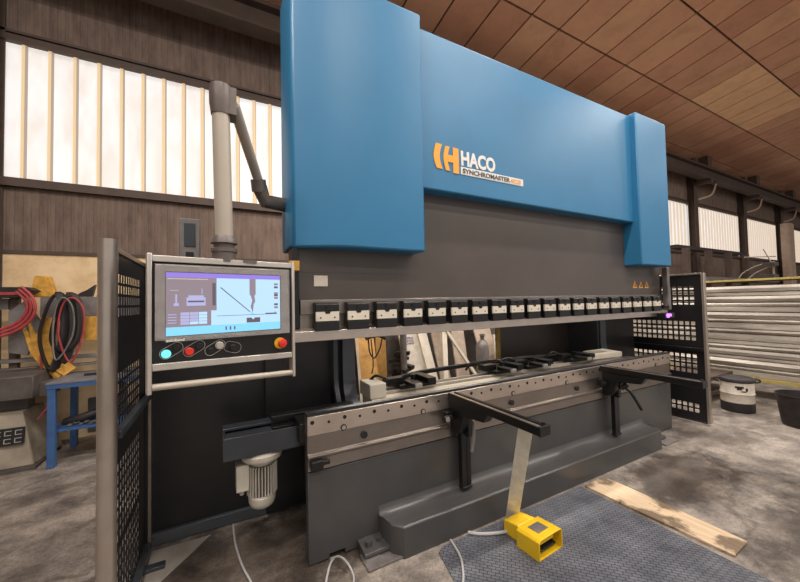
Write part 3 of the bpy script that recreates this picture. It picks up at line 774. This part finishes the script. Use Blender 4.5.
mb = MB(); mb.prism([(-.035, .1295), (.045, .1245), (.045, .1265), (-.035, .1315)], -.055, .045, 'X'); tag(PX(mb, 'data_label', M['greyjunk']), 'grey rectangular label')
mb = MB(); mb.tube([(1.735, 1.74, .03), (1.68, 1.765, .02), (1.60, 1.80, .018), (1.53, 1.84, .018), (1.49, 1.88, .018)], .011); tag(mb.build('pedal_cable', M['cable']), 'grey cable running from the yellow pedal to the press', 'cable')
mb = MB(); mb.tube([(1.345, 1.885, .014), (1.31, 1.74, .014), (1.24, 1.62, .014), (1.14, 1.5, .014), (1.08, 1.35, .014)], .007); tag(mb.build('floor_cable', M['cable']), 'thin pale cable crossing the left corner of the mat', 'cable')
mb = MB(); mb.tube([(.08, 2.78, .02), (.085, 2.6, .008), (.10, 2.45, .008), (.12, 2.32, .008), (.17, 2.1, .008), (.2, 1.9, .008)], .0065); tag(mb.build('floor_cable', M['cable']), 'thin grey cable on the floor below the motor', 'cable')
mb = MB(); mb.tube([(.62, 2.11, .012), (.60, 2.06, .05), (.56, 2.0, .06), (.52, 1.94, .012), (.50, 1.86, .012)], .007)
mb.tube([(.60, 2.11, .02), (.64, 2.06, .05), (.67, 2.0, .04), (.68, 1.92, .012), (.64, 1.84, .012)], .006); tag(mb.build('floor_cable', M['cable']), 'looped grey hoses under the left corner of the bed', 'cable')

mb = MB(); p0 = Vector((1.845, 1.83, 0.014)); p1 = Vector((1.665, 1.50, .86))
ax = (p1-p0).normalized(); vw = Vector((1.75, 1.65, -1.1)).normalized(); w = ax.cross(vw).normalized(); nn = ax.cross(w).normalized()
mb.box(-.043, .043, -.006, .006, 0, (p1-p0).length, 0, Matrix(((w.x, nn.x, ax.x, p0.x), (w.y, nn.y, ax.y, p0.y), (w.z, nn.z, ax.z, p0.z), (0, 0, 0, 1))))
slat_m = paint('pale_scuffed_slat', srgb(226, 220, 202), .6, var=.14, scale=16)
tag(mb.build('flat_bar', slat_m, None, .001), 'pale flat slat leaning upright between pedal and support arm', 'slat')

mb = MB(); mb.prism([(1.22, 1.84), (1.28, 1.875), (2.69, 1.875), (2.705, .35), (1.0, .35), (1.08, 1.2)], 0.0005, .006, 'Z')
tag(mb.build('floor_mat', M['mat']), 'dark blue-grey textured mat on the floor before the press', 'mat')
mb = MB(); mb.prism([(2.715, 1.85), (2.98, 1.86), (3.0, 1.75), (2.985, .93), (2.76, .92), (2.73, 1.4)], .002, .016, 'Z')
tag(mb.build('plywood_offcut', M['ply']), 'long stained plywood strip on the floor beside the mat', 'plywood strip')
mb = MB(); mb.prism([(-.395, 2.77), (-.06, 2.76), (-.33, 2.42), (-.395, 2.42)], .002, .006, 'Z'); tag(mb.build('metal_sheet', M['galv']), 'thin pale metal sheet on the floor below the black cabinet', 'metal sheet')

# ------------------------------------------------------------------ right: drum, bin, sheet stack
def dlathe(name, prof, c, m, par, n=36):
    mb = MB(); mb.lathe(prof, c, n=n); return mb.build(name, m, par)
T = thing('steel_drum', 'white steel drum with black lid and black bottom band', 'drum', (6.31, 2.0, 0))
c = (6.33, 2.0, 0); R_ = .175
dlathe('lower_band', [(0, .006), (R_-.004, .006), (R_, .012), (R_, .13)], c, M['rubber'], T)
mb = MB(); mb.lathe([(R_-.001, .13), (R_-.001, .24), (R_+.006, .25), (R_-.001, .26), (R_-.001, .40)], c, n=36)
bd = mb.build('body', M['barrelw'], T)
dlathe('lid', [(R_-.002, .40), (R_+.004, .405), (R_+.012, .415), (R_+.012, .44), (R_+.004, .452), (R_-.01, .458), (R_-.02, .445), (0, .447)], c, M['rubber'], T)
for a in (-.9, 2.2):
    d_ = Vector((math.cos(a), math.sin(a), 0)); q = Vector(c)+d_*(R_+.012)
    mb = MB(); mb.tube([q+Vector((0, 0, .44)), q+d_*.05+Vector((0, 0, .43)), q+d_*.05+Vector((0, 0, .40)), q+Vector((0, 0, .39))], .012, sub=3); mb.build('handle', M['rubber'], T)
# dark blot-like emblem on the drum facing the press
mb = MB()
for (a0, a1, z0, z1) in ((-2.95, -2.45, .335, .36), (-2.85, -2.55, .31, .335), (-2.35, -2.2, .30, .34), (-2.6, -2.3, .285, .30)):
    n = 5; vs = []
    for k in range(n+1):
        a = a0+(a1-a0)*k/n; vs += [(c[0]+(R_+.001)*math.cos(a), c[1]+(R_+.001)*math.sin(a), z0), (c[0]+(R_+.001)*math.cos(a), c[1]+(R_+.001)*math.sin(a), z1)]
    mb.add(vs, [(2*k, 2*k+2, 2*k+3, 2*k+1) for k in range(n)])
mb.build('printed_mark', M['darkjunk'], bd)
T = thing('waste_bin', 'dark open metal bin at the right edge', 'bin', (6.12, 1.42, 0))
cb = (6.2, 1.37, 0)
mb = MB(); mb.lathe([(0, .004), (.18, .004), (.185, .02), (.225, .36), (.232, .365), (.232, .38), (.222, .38), (.218, .36), (.178, .025), (0, .02)], cb, n=36)
mb.build('body', M['darkjunk'], T)
mb = MB(); mb.lathe([(0, .2), (.198, .2), (.198, .22), (0, .23)], cb, n=30); tag(mb.build('contents', M['rubber'], T), 'black contents inside')

# bundle of corrugated sheets standing on timbers
T = thing('sheet_bundle', 'big stack of pale corrugated metal sheets at the right behind the drum', 'sheet stack', (7.5, 2.2, 0))
mb = MB()
z = .33; k = 0; prof = []
zz = .33
hs = [.085, .06, .11, .055, .10, .075, .06, .115, .07, .10, .06, .11, .08, .07, .1, .06, .1]
for i, hh in enumerate(hs):
    if zz+hh > 1.80: hh = 1.80-zz
    if hh < .02: break
    d0 = 7.225 if i % 2 == 0 else 7.235
    prof += [(d0, zz+.004), (d0-.015*(i % 3), zz+hh*.5), (d0, zz+hh-.012), (7.262, zz+hh-.006)]
    zz += hh
poly = prof+[(7.9, zz), (7.9, .33)]
mb.prism([(u, v) for u, v in poly], .95, 3.9, 'Y')
mb.build('sheets', M['galv'], T, 0)
mb = MB(); mb.box(7.19, 7.92, .9, 3.95, 1.805, 1.835); tag(mb.build('top_board', M['timber'], T, .003), 'yellowish timber along the top')
mb = MB(); mb.box(7.19, 7.92, .9, 3.95, .275, .328); tag(mb.build('bottom_board', M['timber'], T, .003), 'yellowish timber along the bottom')
for y_ in (1.2, 2.35, 3.5):
    mb = MB(); mb.box(7.25, 7.85, y_-.06, y_+.06, 0.003, .273); mb.build('bearer', M['darkjunk'], T, .003)
T = thing('low_stand', 'low dark brown wooden stand between the right guard and the drum', 'stand', (6.35, 2.5, 0))
mb = MB(); mb.box(6.25, 7.1, 2.28, 2.9, .34, .40); mb.box(6.25, 7.1, 2.3, 2.36, .12, .17); mb.build('top', M['brownsteel'], T, .004)
for sx, sy in ((6.28, 2.31), (7.0, 2.31), (6.28, 2.8), (7.0, 2.8)):
    mb = MB(); mb.box(sx, sx+.06, sy, sy+.06, 0.003, .34); mb.build('leg', M['darkjunk'], T)
# bent rods lying on the bundle
T = thing('rod_frame', 'tangle of bent thin rods lying on top of the sheet stack', 'bent rods', (7.6, 2.2, 1.84))
mb = MB(); mb.tube([(7.5, 2.28, 1.85), (7.5, 2.22, 1.95), (7.5, 2.05, 2.05), (7.5, 1.85, 2.08)], .008); mb.tube([(7.55, 2.18, 1.85), (7.55, 2.10, 1.93), (7.55, 1.98, 2.0), (7.5, 1.85, 2.05)], .008)
mb.tube([(7.5, 1.88, 1.85), (7.5, 1.88, 2.1)], .014, sub=1); mb.tube([(7.5, 2.2, 2.2), (7.5, 1.85, 2.17)], .008, sub=1); mb.tube([(7.5, 1.98, 2.3), (7.5, 1.9, 2.08)], .008, sub=1)
mb.build('rods', M['greyjunk'], T)
mb = MB(); mb.box(7.4, 7.6, 1.85, 2.02, 1.837, 1.90); mb.box(7.42, 7.58, 1.84, 1.98, 2.03, 2.08); mb.build('clamp_block', M['darkjunk'], T, .004)
# far concrete post
mb = MB(); mb.box(22.1, 22.75, 5.0, 5.27, 0.0, 4.72)
struct(mb.build('trim_70', M['concrete'], None, .02))
T = thing('storage_rack', 'dark steel rack under the far windows behind the right guard', 'rack', (14.6, 5.0, 0))
for xx in (11.6, 13.0, 14.4, 15.8):
    mb = MB(); mb.box(xx, xx+.14, 4.55, 4.7, 0.003, 2.95); mb.build('upright', M['brownsteel'], T)
mb = MB(); mb.box(11.4, 18.5, 4.5, 5.1, 2.02, 2.14); mb.build('shelf', M['greyjunk'], T)
mb = MB(); mb.box(11.4, 16.0, 4.71, 4.9, 2.95, 3.05); mb.build('top_beam', M['darkjunk'], T)

# ------------------------------------------------------------------ left: pedestal, table, tool rack
T = thing('pedestal_machine', 'grey beige tapered machine pedestal with dark control plate at left edge', 'machine', (-2.0, 5.0, 0))
mb = MB()
fp = [(-2.65, 0.02), (-1.66, 0.02), (-1.76, .56), (-2.5, .56)]
mb.add([(-2.75, 4.78, .03), (-1.66, 4.82, .03), (-1.60, 5.35, .03), (-2.7, 5.35, .03), (-2.5, 4.88, .57), (-1.78, 4.90, .57), (-1.72, 5.2, .57), (-2.5, 5.2, .57)],
       [(0, 3, 2, 1), (4, 5, 6, 7), (0, 1, 5, 4), (1, 2, 6, 5), (2, 3, 7, 6), (3, 0, 4, 7)])
mb.build('pedestal', M['pedestal'], T, .01)
mb = MB(); mb.box(-2.8, -1.63, 4.76, 5.38, .003, .03); mb.build('base_plate', M['pedestald'], T)
mb = MB(); mb.prism([(5.0-.22, .70), (5.3, .74), (5.3, .95), (5.0-.22, .93)], -2.7, -1.66, 'X'); mb.box(-2.4, -1.75, 4.95, 5.1, .57, .71)
mb.build('head', M['pedestald'], T, .01)
mb = MB(); mb.box(-1.66, -1.57, 4.9, 5.15, .69, .83); mb.build('side_cap', M['pedestald'], T, .004)
RP = Matrix.Translation((-1.90, 4.832, .33)) @ Matrix.Rotation(-.17, 4, 'X')
mb = MB(); mb.box(-.16, .16, -.006, .012, -.07, .09, 0, RP)
for k in range(4):
    for j in range(2):
        a = -.13+k*.075; b = -.055+j*.075
        mb.box(a, a+.05, -.008, -.005, b, b+.006, 1, RP); mb.box(a, a+.006, -.008, -.005, b, b+.045, 1, RP); mb.box(a, a+.05, -.008, -.005, b+.04, b+.046, 1, RP)
mb.build('control_plate', [M['blackp'], M['alu']], T)

T = thing('work_table', 'blue steel work table with lower shelf behind the left post', 'table', (-1.1, 5.0, 0))
mb = MB(); mb.box(-1.54, -.62, 4.68, 5.36, .835, .852); mb.build('table_top', M['tabletop'], T, .002)
mb = MB(); mb.box(-1.535, -.625, 4.685, 4.725, .79, .834); mb.box(-1.535, -.625, 5.315, 5.355, .79, .834); mb.box(-1.535, -1.495, 4.725, 5.315, .79, .834); mb.box(-.665, -.625, 4.725, 5.315, .79, .834)
mb.build('apron', M['tablebl'], T, .002)
for sx, sy in ((-1.53, 4.69), (-.69, 4.69), (-1.53, 5.29), (-.69, 5.29)):
    mb = MB(); mb.box(sx, sx+.06, sy, sy+.06, .003, .79); mb.build('leg', M['tablebl'], T, .003)
mb = MB(); mb.box(-1.53, -.63, 4.75, 5.29, .335, .36); mb.build('shelf', M['tablebl'], T, .002)
mb = MB(); 
for k in range(7):
    xx = -1.40+k*.045; mb.lathe([(.012, -.006), (.02, 0), (.012, .006)], (xx, 4.86+.04*math.sin(k*2.1), .368+.004*(k % 2)), n=12)
    mb.tube([(xx+.02*math.cos(t*PI/4), 4.84+.03*math.sin(k)+.028*math.sin(t*PI/4), .372+.012*(k % 2)) for t in range(8)], .006, sub=2, closed=True)
tag(mb.build('chain_pile', M['greyjunk']), 'small pile of grey chain links on the blue table shelf', 'chain')
mb = MB(); mb.tube([(-1.47, 4.95, .375), (-1.3, 4.9, .42), (-1.15, 4.95, .46), (-.95, 5.0, .47)], .045, sub=4, n=10); mb.tube([(-1.2, 5.1, .40), (-1.0, 5.0, .42), (-.8, 5.05, .41)], .05, sub=4, n=10)
tag(mb.build('sling_heap', M['rubber']), 'heap of black slings on the blue table shelf', 'sling')
mb = MB(); mb.tube([(-1.20, 4.92, .86), (-1.05, 5.0, .872), (-.9, 4.95, .862)], .012, sub=4); mb.box(-1.32, -1.12, 4.95, 5.0, .854, .875); tag(mb.build('hand_tool', M['rubber']), 'small black tool lying on the blue table top', 'tool')

# tool rack against the wall
T = thing('sling_rack', 'grey and brown steel rack against the cream wall at left', 'rack', (-1.6, 5.4, 0))
mb = MB(); mb.box(-2.02, -1.95, 5.25, 5.32, .003, 1.76); mb.box(-1.10, -1.03, 5.33, 5.40, .003, 1.76); mb.build('upright', M['brownsteel'], T, .004)
mb = MB(); mb.box(-2.5, -2.03, 5.26, 5.32, 1.60, 1.72); mb.build('back_plate', M['greyjunk'], T, .004)
mb = MB(); mb.box(-1.78, -.85, 5.26, 5.325, 1.50, 1.73); mb.build('back_plate', M['greyjunk'], T, .004)
mb = MB(); mb.box(-2.6, -.85, 5.22, 5.325, 1.02, 1.06); mb.box(-2.6, -.85, 5.24, 5.32, .93, .96); mb.build('bench_rail', M['greyjunk'], T, .004)
mb = MB(); mb.prism([(-2.6, 1.725), (-1.9, 1.725), (-1.78, 1.80), (-1.84, 1.84), (-2.6, 1.84)], 5.12, 5.30, 'Y'); mb.build('hanging_bar', M['darkjunk'], T, .004)
mb = MB(); mb.box(-2.6, -1.88, 5.11, 5.119, 1.755, 1.785); tag(mb.build('bar_stripe', M['redhose'], T), 'dull red stripe')
mb = MB(); mb.box(-1.35, -1.0, 5.20, 5.26, .16, .55); mb.build('lower_box', M['greyjunk'], T)
mb = MB(); mb.prism([(-1.99, 1.58), (-1.86, 1.70), (-1.74, 1.45), (-1.84, 1.10), (-1.99, 1.14)], 5.16, 5.2, 'Y'); tag(mb.build('metal_flap', M['greyjunk'], None, .003), 'grey bent metal plate hanging left of the yellow sling', 'metal plate')
mb = MB(); mb.prism([(-1.90, 1.735), (-1.68, 1.735), (-1.74, 1.975), (-1.86, 1.98)], 5.35, 5.45, 'Y'); tag(mb.build('wooden_wedge', M['yellowsling'], None, .006), 'orange wedge standing up behind the rack plate', 'wedge')
mb = MB(); mb.prism([(-1.52, 1.735), (-1.36, 1.735), (-1.33, 1.88), (-1.40, 1.82), (-1.47, 1.78)], 5.35, 5.42, 'Y'); tag(mb.build('metal_scrap', M['darkjunk']), 'dark pointed scrap standing behind the rack plate', 'scrap')
mb = MB(); mb.prism([(-1.32, 1.735), (-1.20, 1.735), (-1.23, 1.84), (-1.28, 1.85)], 5.35, 5.42, 'Y'); tag(mb.build('metal_block', M['darkjunk']), 'dark small block at the rack end beside the steel post', 'block')
mb = MB(); mb.tube([(-1.88, 5.20, 1.52), (-1.82, 5.18, 1.3), (-1.76, 5.17, 1.1), (-1.62, 5.17, .9), (-1.58, 5.18, .82)], .05, sub=5, n=10, flat=.35)
mb.tube([(-1.68, 5.21, 1.5), (-1.70, 5.19, 1.25), (-1.64, 5.18, 1.05), (-1.50, 5.18, .88)], .075, sub=5, n=10, flat=.3)
mb.tube([(-1.80, 5.21, 1.5), (-1.75, 5.19, 1.25), (-1.69, 5.18, 1.05), (-1.55, 5.18, .86)], .07, sub=5, n=10, flat=.3)
tag(mb.build('lifting_sling', M['yellowsling']), 'yellow lifting sling hanging from the rack beside the grey plate', 'sling')
mb = MB(); mb.box(-1.38, -1.18, 5.17, 5.23, 1.22, 1.50); tag(mb.build('tool_holder', M['yellowsling'], None, .006), 'orange plate hanging at the right end of the rack', 'plate')
for i, (x0, x1, zb) in enumerate(((-1.72, -1.54, .92), (-1.60, -1.46, 1.00), (-1.62, -1.40, 1.12))):
    mb = MB(); yy = 5.12-.02*i
    mb.tube([((x0+x1)/2+.02, yy+.02, 1.76), (x1, yy, 1.66), (x1+.01, yy-.01, 1.3), ((x0+x1)/2, yy-.01, zb), (x0-.01, yy-.01, 1.25), (x0+.04, yy, 1.6)], .045-.008*i, sub=5, closed=True, n=10, flat=.35)
    tag(mb.build('black_sling', M['rubber']), ['long black sling loop hanging lowest on the rack', 'short black sling loop hanging in the middle of the rack', 'black sling loop hanging nearest the red cable'][i], 'sling', 'black slings on the rack')
for i, (x0, x1, zb) in enumerate(((-1.56, -1.36, 1.0), (-1.60, -1.44, 1.04))):
    mb = MB(); yy = 5.05-.02*i
    mb.tube([((x0+x1)/2, yy, 1.72), (x1, yy, 1.6), (x1, yy, 1.3), ((x0+x1)/2-.05*i, yy, zb), (x0, yy, 1.3), (x0+.02, yy, 1.6)], .009, sub=5, closed=True)
    tag(mb.build('hanging_cable', [M['redhose'], M['greyjunk']][i]), ['thin red cable loop hanging over the black slings', 'thin grey cable loop hanging over the black slings'][i], 'cable')
for i in range(3):
    mb = MB(); r = .24+.035*i
    mb.tube([(-2.12+math.cos(t*PI/8)*(r+.06)*1.0, 5.085-.012*i, 1.62+math.sin(t*PI/8)*r) for t in range(-10, 3)], .014, sub=3)
    tag(mb.build('red_hose', M['redhose']), ['inner red hose loop at the left edge', 'middle red hose loop at the left edge', 'outer red hose loop at the left edge'][i], 'hose', 'red hoses on the rack')
mb = MB(); mb.tube([(-1.72, 5.1, 1.1), (-1.70, 5.1, .9), (-1.62, 5.05, .7), (-1.60, 5.0, .6), (-1.68, 4.95, .45)], .008); tag(mb.build('loose_cord', M['redhose']), 'thin dark red cord hanging between pedestal and table', 'cord')

# ------------------------------------------------------------------ boards seen through the press
def leaner(name, x0, x1, dx, ybase, ytop, h, m, label, cat, t=.03, group=None):
    mb = MB()
    vs = []
    for dy in (0, t):
        vs += [(x0, ybase+dy, .003), (x1, ybase+dy, .003), (x1+dx, ytop+dy, h), (x0+dx, ytop+dy, h)]
    mb.add(vs, [(0, 1, 2, 3), (4, 7, 6, 5), (0, 4, 5, 1), (1, 5, 6, 2), (2, 6, 7, 3), (3, 7, 4, 0)])
    return tag(mb.build(name, m, None, .003), label, cat, group)
o = leaner('plywood_board', 2.02, 2.36, -.02, 5.15, 5.45, 1.15, M['ochre'], 'ochre board with loose wires at the left end of the opening', 'board')
mb = MB(); mb.tube([(2.1, 5.05, 1.0), (2.12, 5.05, .8), (2.2, 5.05, .7), (2.3, 5.05, .85), (2.34, 5.05, 1.0)], .012); mb.tube([(2.15, 5.06, 1.0), (2.18, 5.06, .6), (2.15, 5.06, .45)], .010)
mb.tube([(2.05, 5.04, 1.02), (2.25, 5.04, 1.06), (2.4, 5.04, 1.0)], .03)
tag(mb.build('wire_bundle', M['darkjunk']), 'dark wires hanging before the ochre board', 'wire')
leaner('narrow_batten', 1.96, 2.0, -.06, 5.08, 5.12, 1.1, M['batten'], 'pale thin batten left of the ochre board', 'batten', .015)
leaner('plywood_board', 2.42, 2.62, .02, 5.45, 5.55, 1.05, M['ochre'], 'ochre board behind the dark machine parts', 'board')
mb = MB()
random.seed(3)
for k in range(16):
    x = 2.36+random.random()*.42; z = .05+k*.045; y = 4.9+random.random()*.2; a = random.random()*3
    mb.box(-.12, .12, -.05, .05, 0, .05, 0, Matrix.Translation((x, y, z)) @ Matrix.Rotation(a, 4, 'Z') @ Matrix.Rotation((random.random()-.5)*.5, 4, 'Y'))
tag(mb.build('scrap_heap', M['darkjunk']), 'heap of dark oily scrap seen under the ram', 'scrap', None, 'stuff')
mb = MB(); mb.cyl((2.66, 4.9, .003), (2.66, 4.92, 1.1), .055); tag(mb.build('grey_pipe', M['greyjunk']), 'upright grey pipe left of the pale slab', 'pipe')
leaner('stone_slab', 2.86, 3.44, -.14, 4.98, 5.35, 1.35, M['slabw'], 'wide pale slab with purple scribbles leaning under the ram', 'slab', .05)
mb = MB()
for k in range(9):
    xx = 2.90+(k % 3)*.055; zz = .86+(k//3)*.045
    mb.tube([(xx+.02*math.cos(t*PI/3), 4.975+.275*(zz-.0)-.0, zz+.016*math.sin(t*PI/3)) for t in range(6)], .004, sub=2, closed=True)
mk = mb.build('scribble', paint('purple_marker', srgb(96, 84, 140), .6), None)
mk.parent = [o for o in bpy.data.objects if o.name.startswith('stone_slab')][0]
leaner('narrow_batten', 3.22, 3.30, -.12, 4.90, 5.22, 1.12, M['batten'], 'white batten leaning on the middle of the pale slab', 'batten', .02)
leaner('narrow_batten', 3.42, 3.52, .22, 4.86, 5.2, 1.3, M['batten'], 'white batten leaning right beside the pale slab', 'batten', .02)
leaner('tan_board', 3.55, 3.78, -.10, 5.1, 5.4, 1.35, M['slabb'], 'narrow tan board behind the slanted white batten', 'board')
leaner('tan_board', 3.92, 4.22, .03, 5.12, 5.42, 1.4, M['slabb'], 'tan board in the middle behind the long slanted batten', 'board')
mb = MB(); mb.tube([(4.32, 4.9, .003), (3.5, 5.2, 1.35)], .035, sub=1, n=4); tag(mb.build('narrow_batten', M['batten']), 'long white batten slanting down to the right across the opening', 'batten')
mb = MB(); mb.lathe([(0, .004), (.12, .004), (.125, .02), (.125, .70), (.10, .78), (.04, .84), (.035, .90), (.05, .91), (.05, .95), (0, .96)], (4.42, 5.0, 0)); tag(mb.build('gas_bottle', M['greyjunk']), 'grey gas bottle between the tan boards', 'gas bottle')
leaner('tan_board', 4.62, 5.05, -.18, 5.1, 5.45, 1.5, M['slabb'], 'large tan board at the right end of the opening', 'board')
o = leaner('stone_slab', 4.78, 5.2, 0, 4.98, 5.08, .9, M['slabw'], 'rounded pale slab before the large tan board', 'slab')
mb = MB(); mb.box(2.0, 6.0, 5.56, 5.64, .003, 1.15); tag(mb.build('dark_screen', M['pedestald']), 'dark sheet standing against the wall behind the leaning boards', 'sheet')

# ------------------------------------------------------------------ lights
def area(name, loc, rot, sx, sy, e, col=(1, .93, .85)):
    L = bpy.data.lights.new(name, 'AREA'); L.shape = 'RECTANGLE'; L.size = sx; L.size_y = sy; L.energy = e; L.color = col
    o = bpy.data.objects.new(name, L); COL.objects.link(o); o.location = loc; o.rotation_euler = rot; return o
n = 0
for lx in (-4, 0.5, 5, 9.5, 15):  # invented lamps out of view, added to light the hall from the front
    for ly in (-1.6, -5.2):
        z = zr(ly)-.9
        T = thing('added_ceiling_lamp', 'long added hall lamp hanging unseen from the ceiling', 'lamp', (lx, ly, z), 0, 'added hall lamps')
        mb = MB(); mb.prism([(ly-.12, z), (ly+.12, z), (ly+.06, z+.08), (ly-.06, z+.08)], lx-.75, lx+.75, 'X'); mb.build('added_lamp_body', M['alu'], T)
        mb = MB(); mb.cyl((lx-.6, ly, z+.08), (lx-.6, ly, zr(ly)), .006); mb.cyl((lx+.6, ly, z+.08), (lx+.6, ly, zr(ly)), .006); mb.build('suspension_wire', M['alu'], T)
        area('added_fill_light', (lx, ly, z-.01), (0, 0, 0), 1.4, .2, 120)
for lx in (-1.5, 3.2, 8.5):  # more made-up lamps above the frame, added to brighten back wall and tops
    ly = .9; z = zr(ly)-.6
    T = thing('added_ceiling_lamp', 'long added hall lamp hanging unseen from the ceiling', 'lamp', (lx, ly, z), 0, 'added hall lamps')
    mb = MB(); mb.prism([(ly-.12, z), (ly+.12, z), (ly+.06, z+.08), (ly-.06, z+.08)], lx-.75, lx+.75, 'X'); mb.build('added_lamp_body', M['alu'], T)
    mb = MB(); mb.cyl((lx, ly, z+.08), (lx, ly, zr(ly)), .01); mb.build('suspension_rod', M['alu'], T)
    area('added_fill_light', (lx, ly, z-.01), (0, 0, 0), 1.4, .2, 200)
for lx, ly, z in ((2.3, 4.1, 4.9), (5.0, 4.1, 4.9), (7.8, 4.1, 4.9)):  # made-up lamps hidden by the press, added to brighten the area behind it
    T = thing('added_wall_lamp', 'long added lamp on a back wall bracket, hidden behind the press', 'lamp', (lx, ly, z), 0, 'added wall bracket lamps')
    mb = MB(); mb.prism([(ly-.12, z), (ly+.12, z), (ly+.06, z+.08), (ly-.06, z+.08)], lx-.75, lx+.75, 'X'); mb.build('added_lamp_body', M['alu'], T)
    mb = MB(); mb.box(lx-.03, lx+.03, ly, WY-.06, z+.08, z+.13); mb.build('bracket', M['brownsteel'], T)
    area('added_fill_light', (lx, ly, z-.01), (0, 0, 0), 1.4, .2, 130)
# added ambient fill, even light through the open front of the hall
w = bpy.data.worlds.new('hall_ambient_fill'); SC.world = w; w.use_nodes = True
bg = w.node_tree.nodes['Background']; bg.inputs['Color'].default_value = (1.0, .96, .92, 1); bg.inputs['Strength'].default_value = .7

# ------------------------------------------------------------------ camera
cam = bpy.data.cameras.new('camera'); co = bpy.data.objects.new('camera', cam); COL.objects.link(co)
r = Vector((0.8826410766987723, -0.46959266530547, -0.020675067480830537)); u = Vector((0.0037152210566313605, -0.037014100812591606, 0.9993078371920915)); f = Vector((0.4700328997597215, 0.8821069578188011, 0.030925525236080227))
co.matrix_world = Matrix(((r.x, u.x, -f.x, 0), (r.y, u.y, -f.y, 0), (r.z, u.z, -f.z, 1.6), (0, 0, 0, 1)))
cam.sensor_width = 36; cam.lens = 338.755*36/800; cam.clip_start = .02; cam.clip_end = 200
SC.camera = co
vs_ = SC.view_settings; vs_.view_transform = 'Standard'; vs_.look = 'None'; vs_.gamma = 1; vs_.exposure = -.27; vs_.use_curve_mapping = False
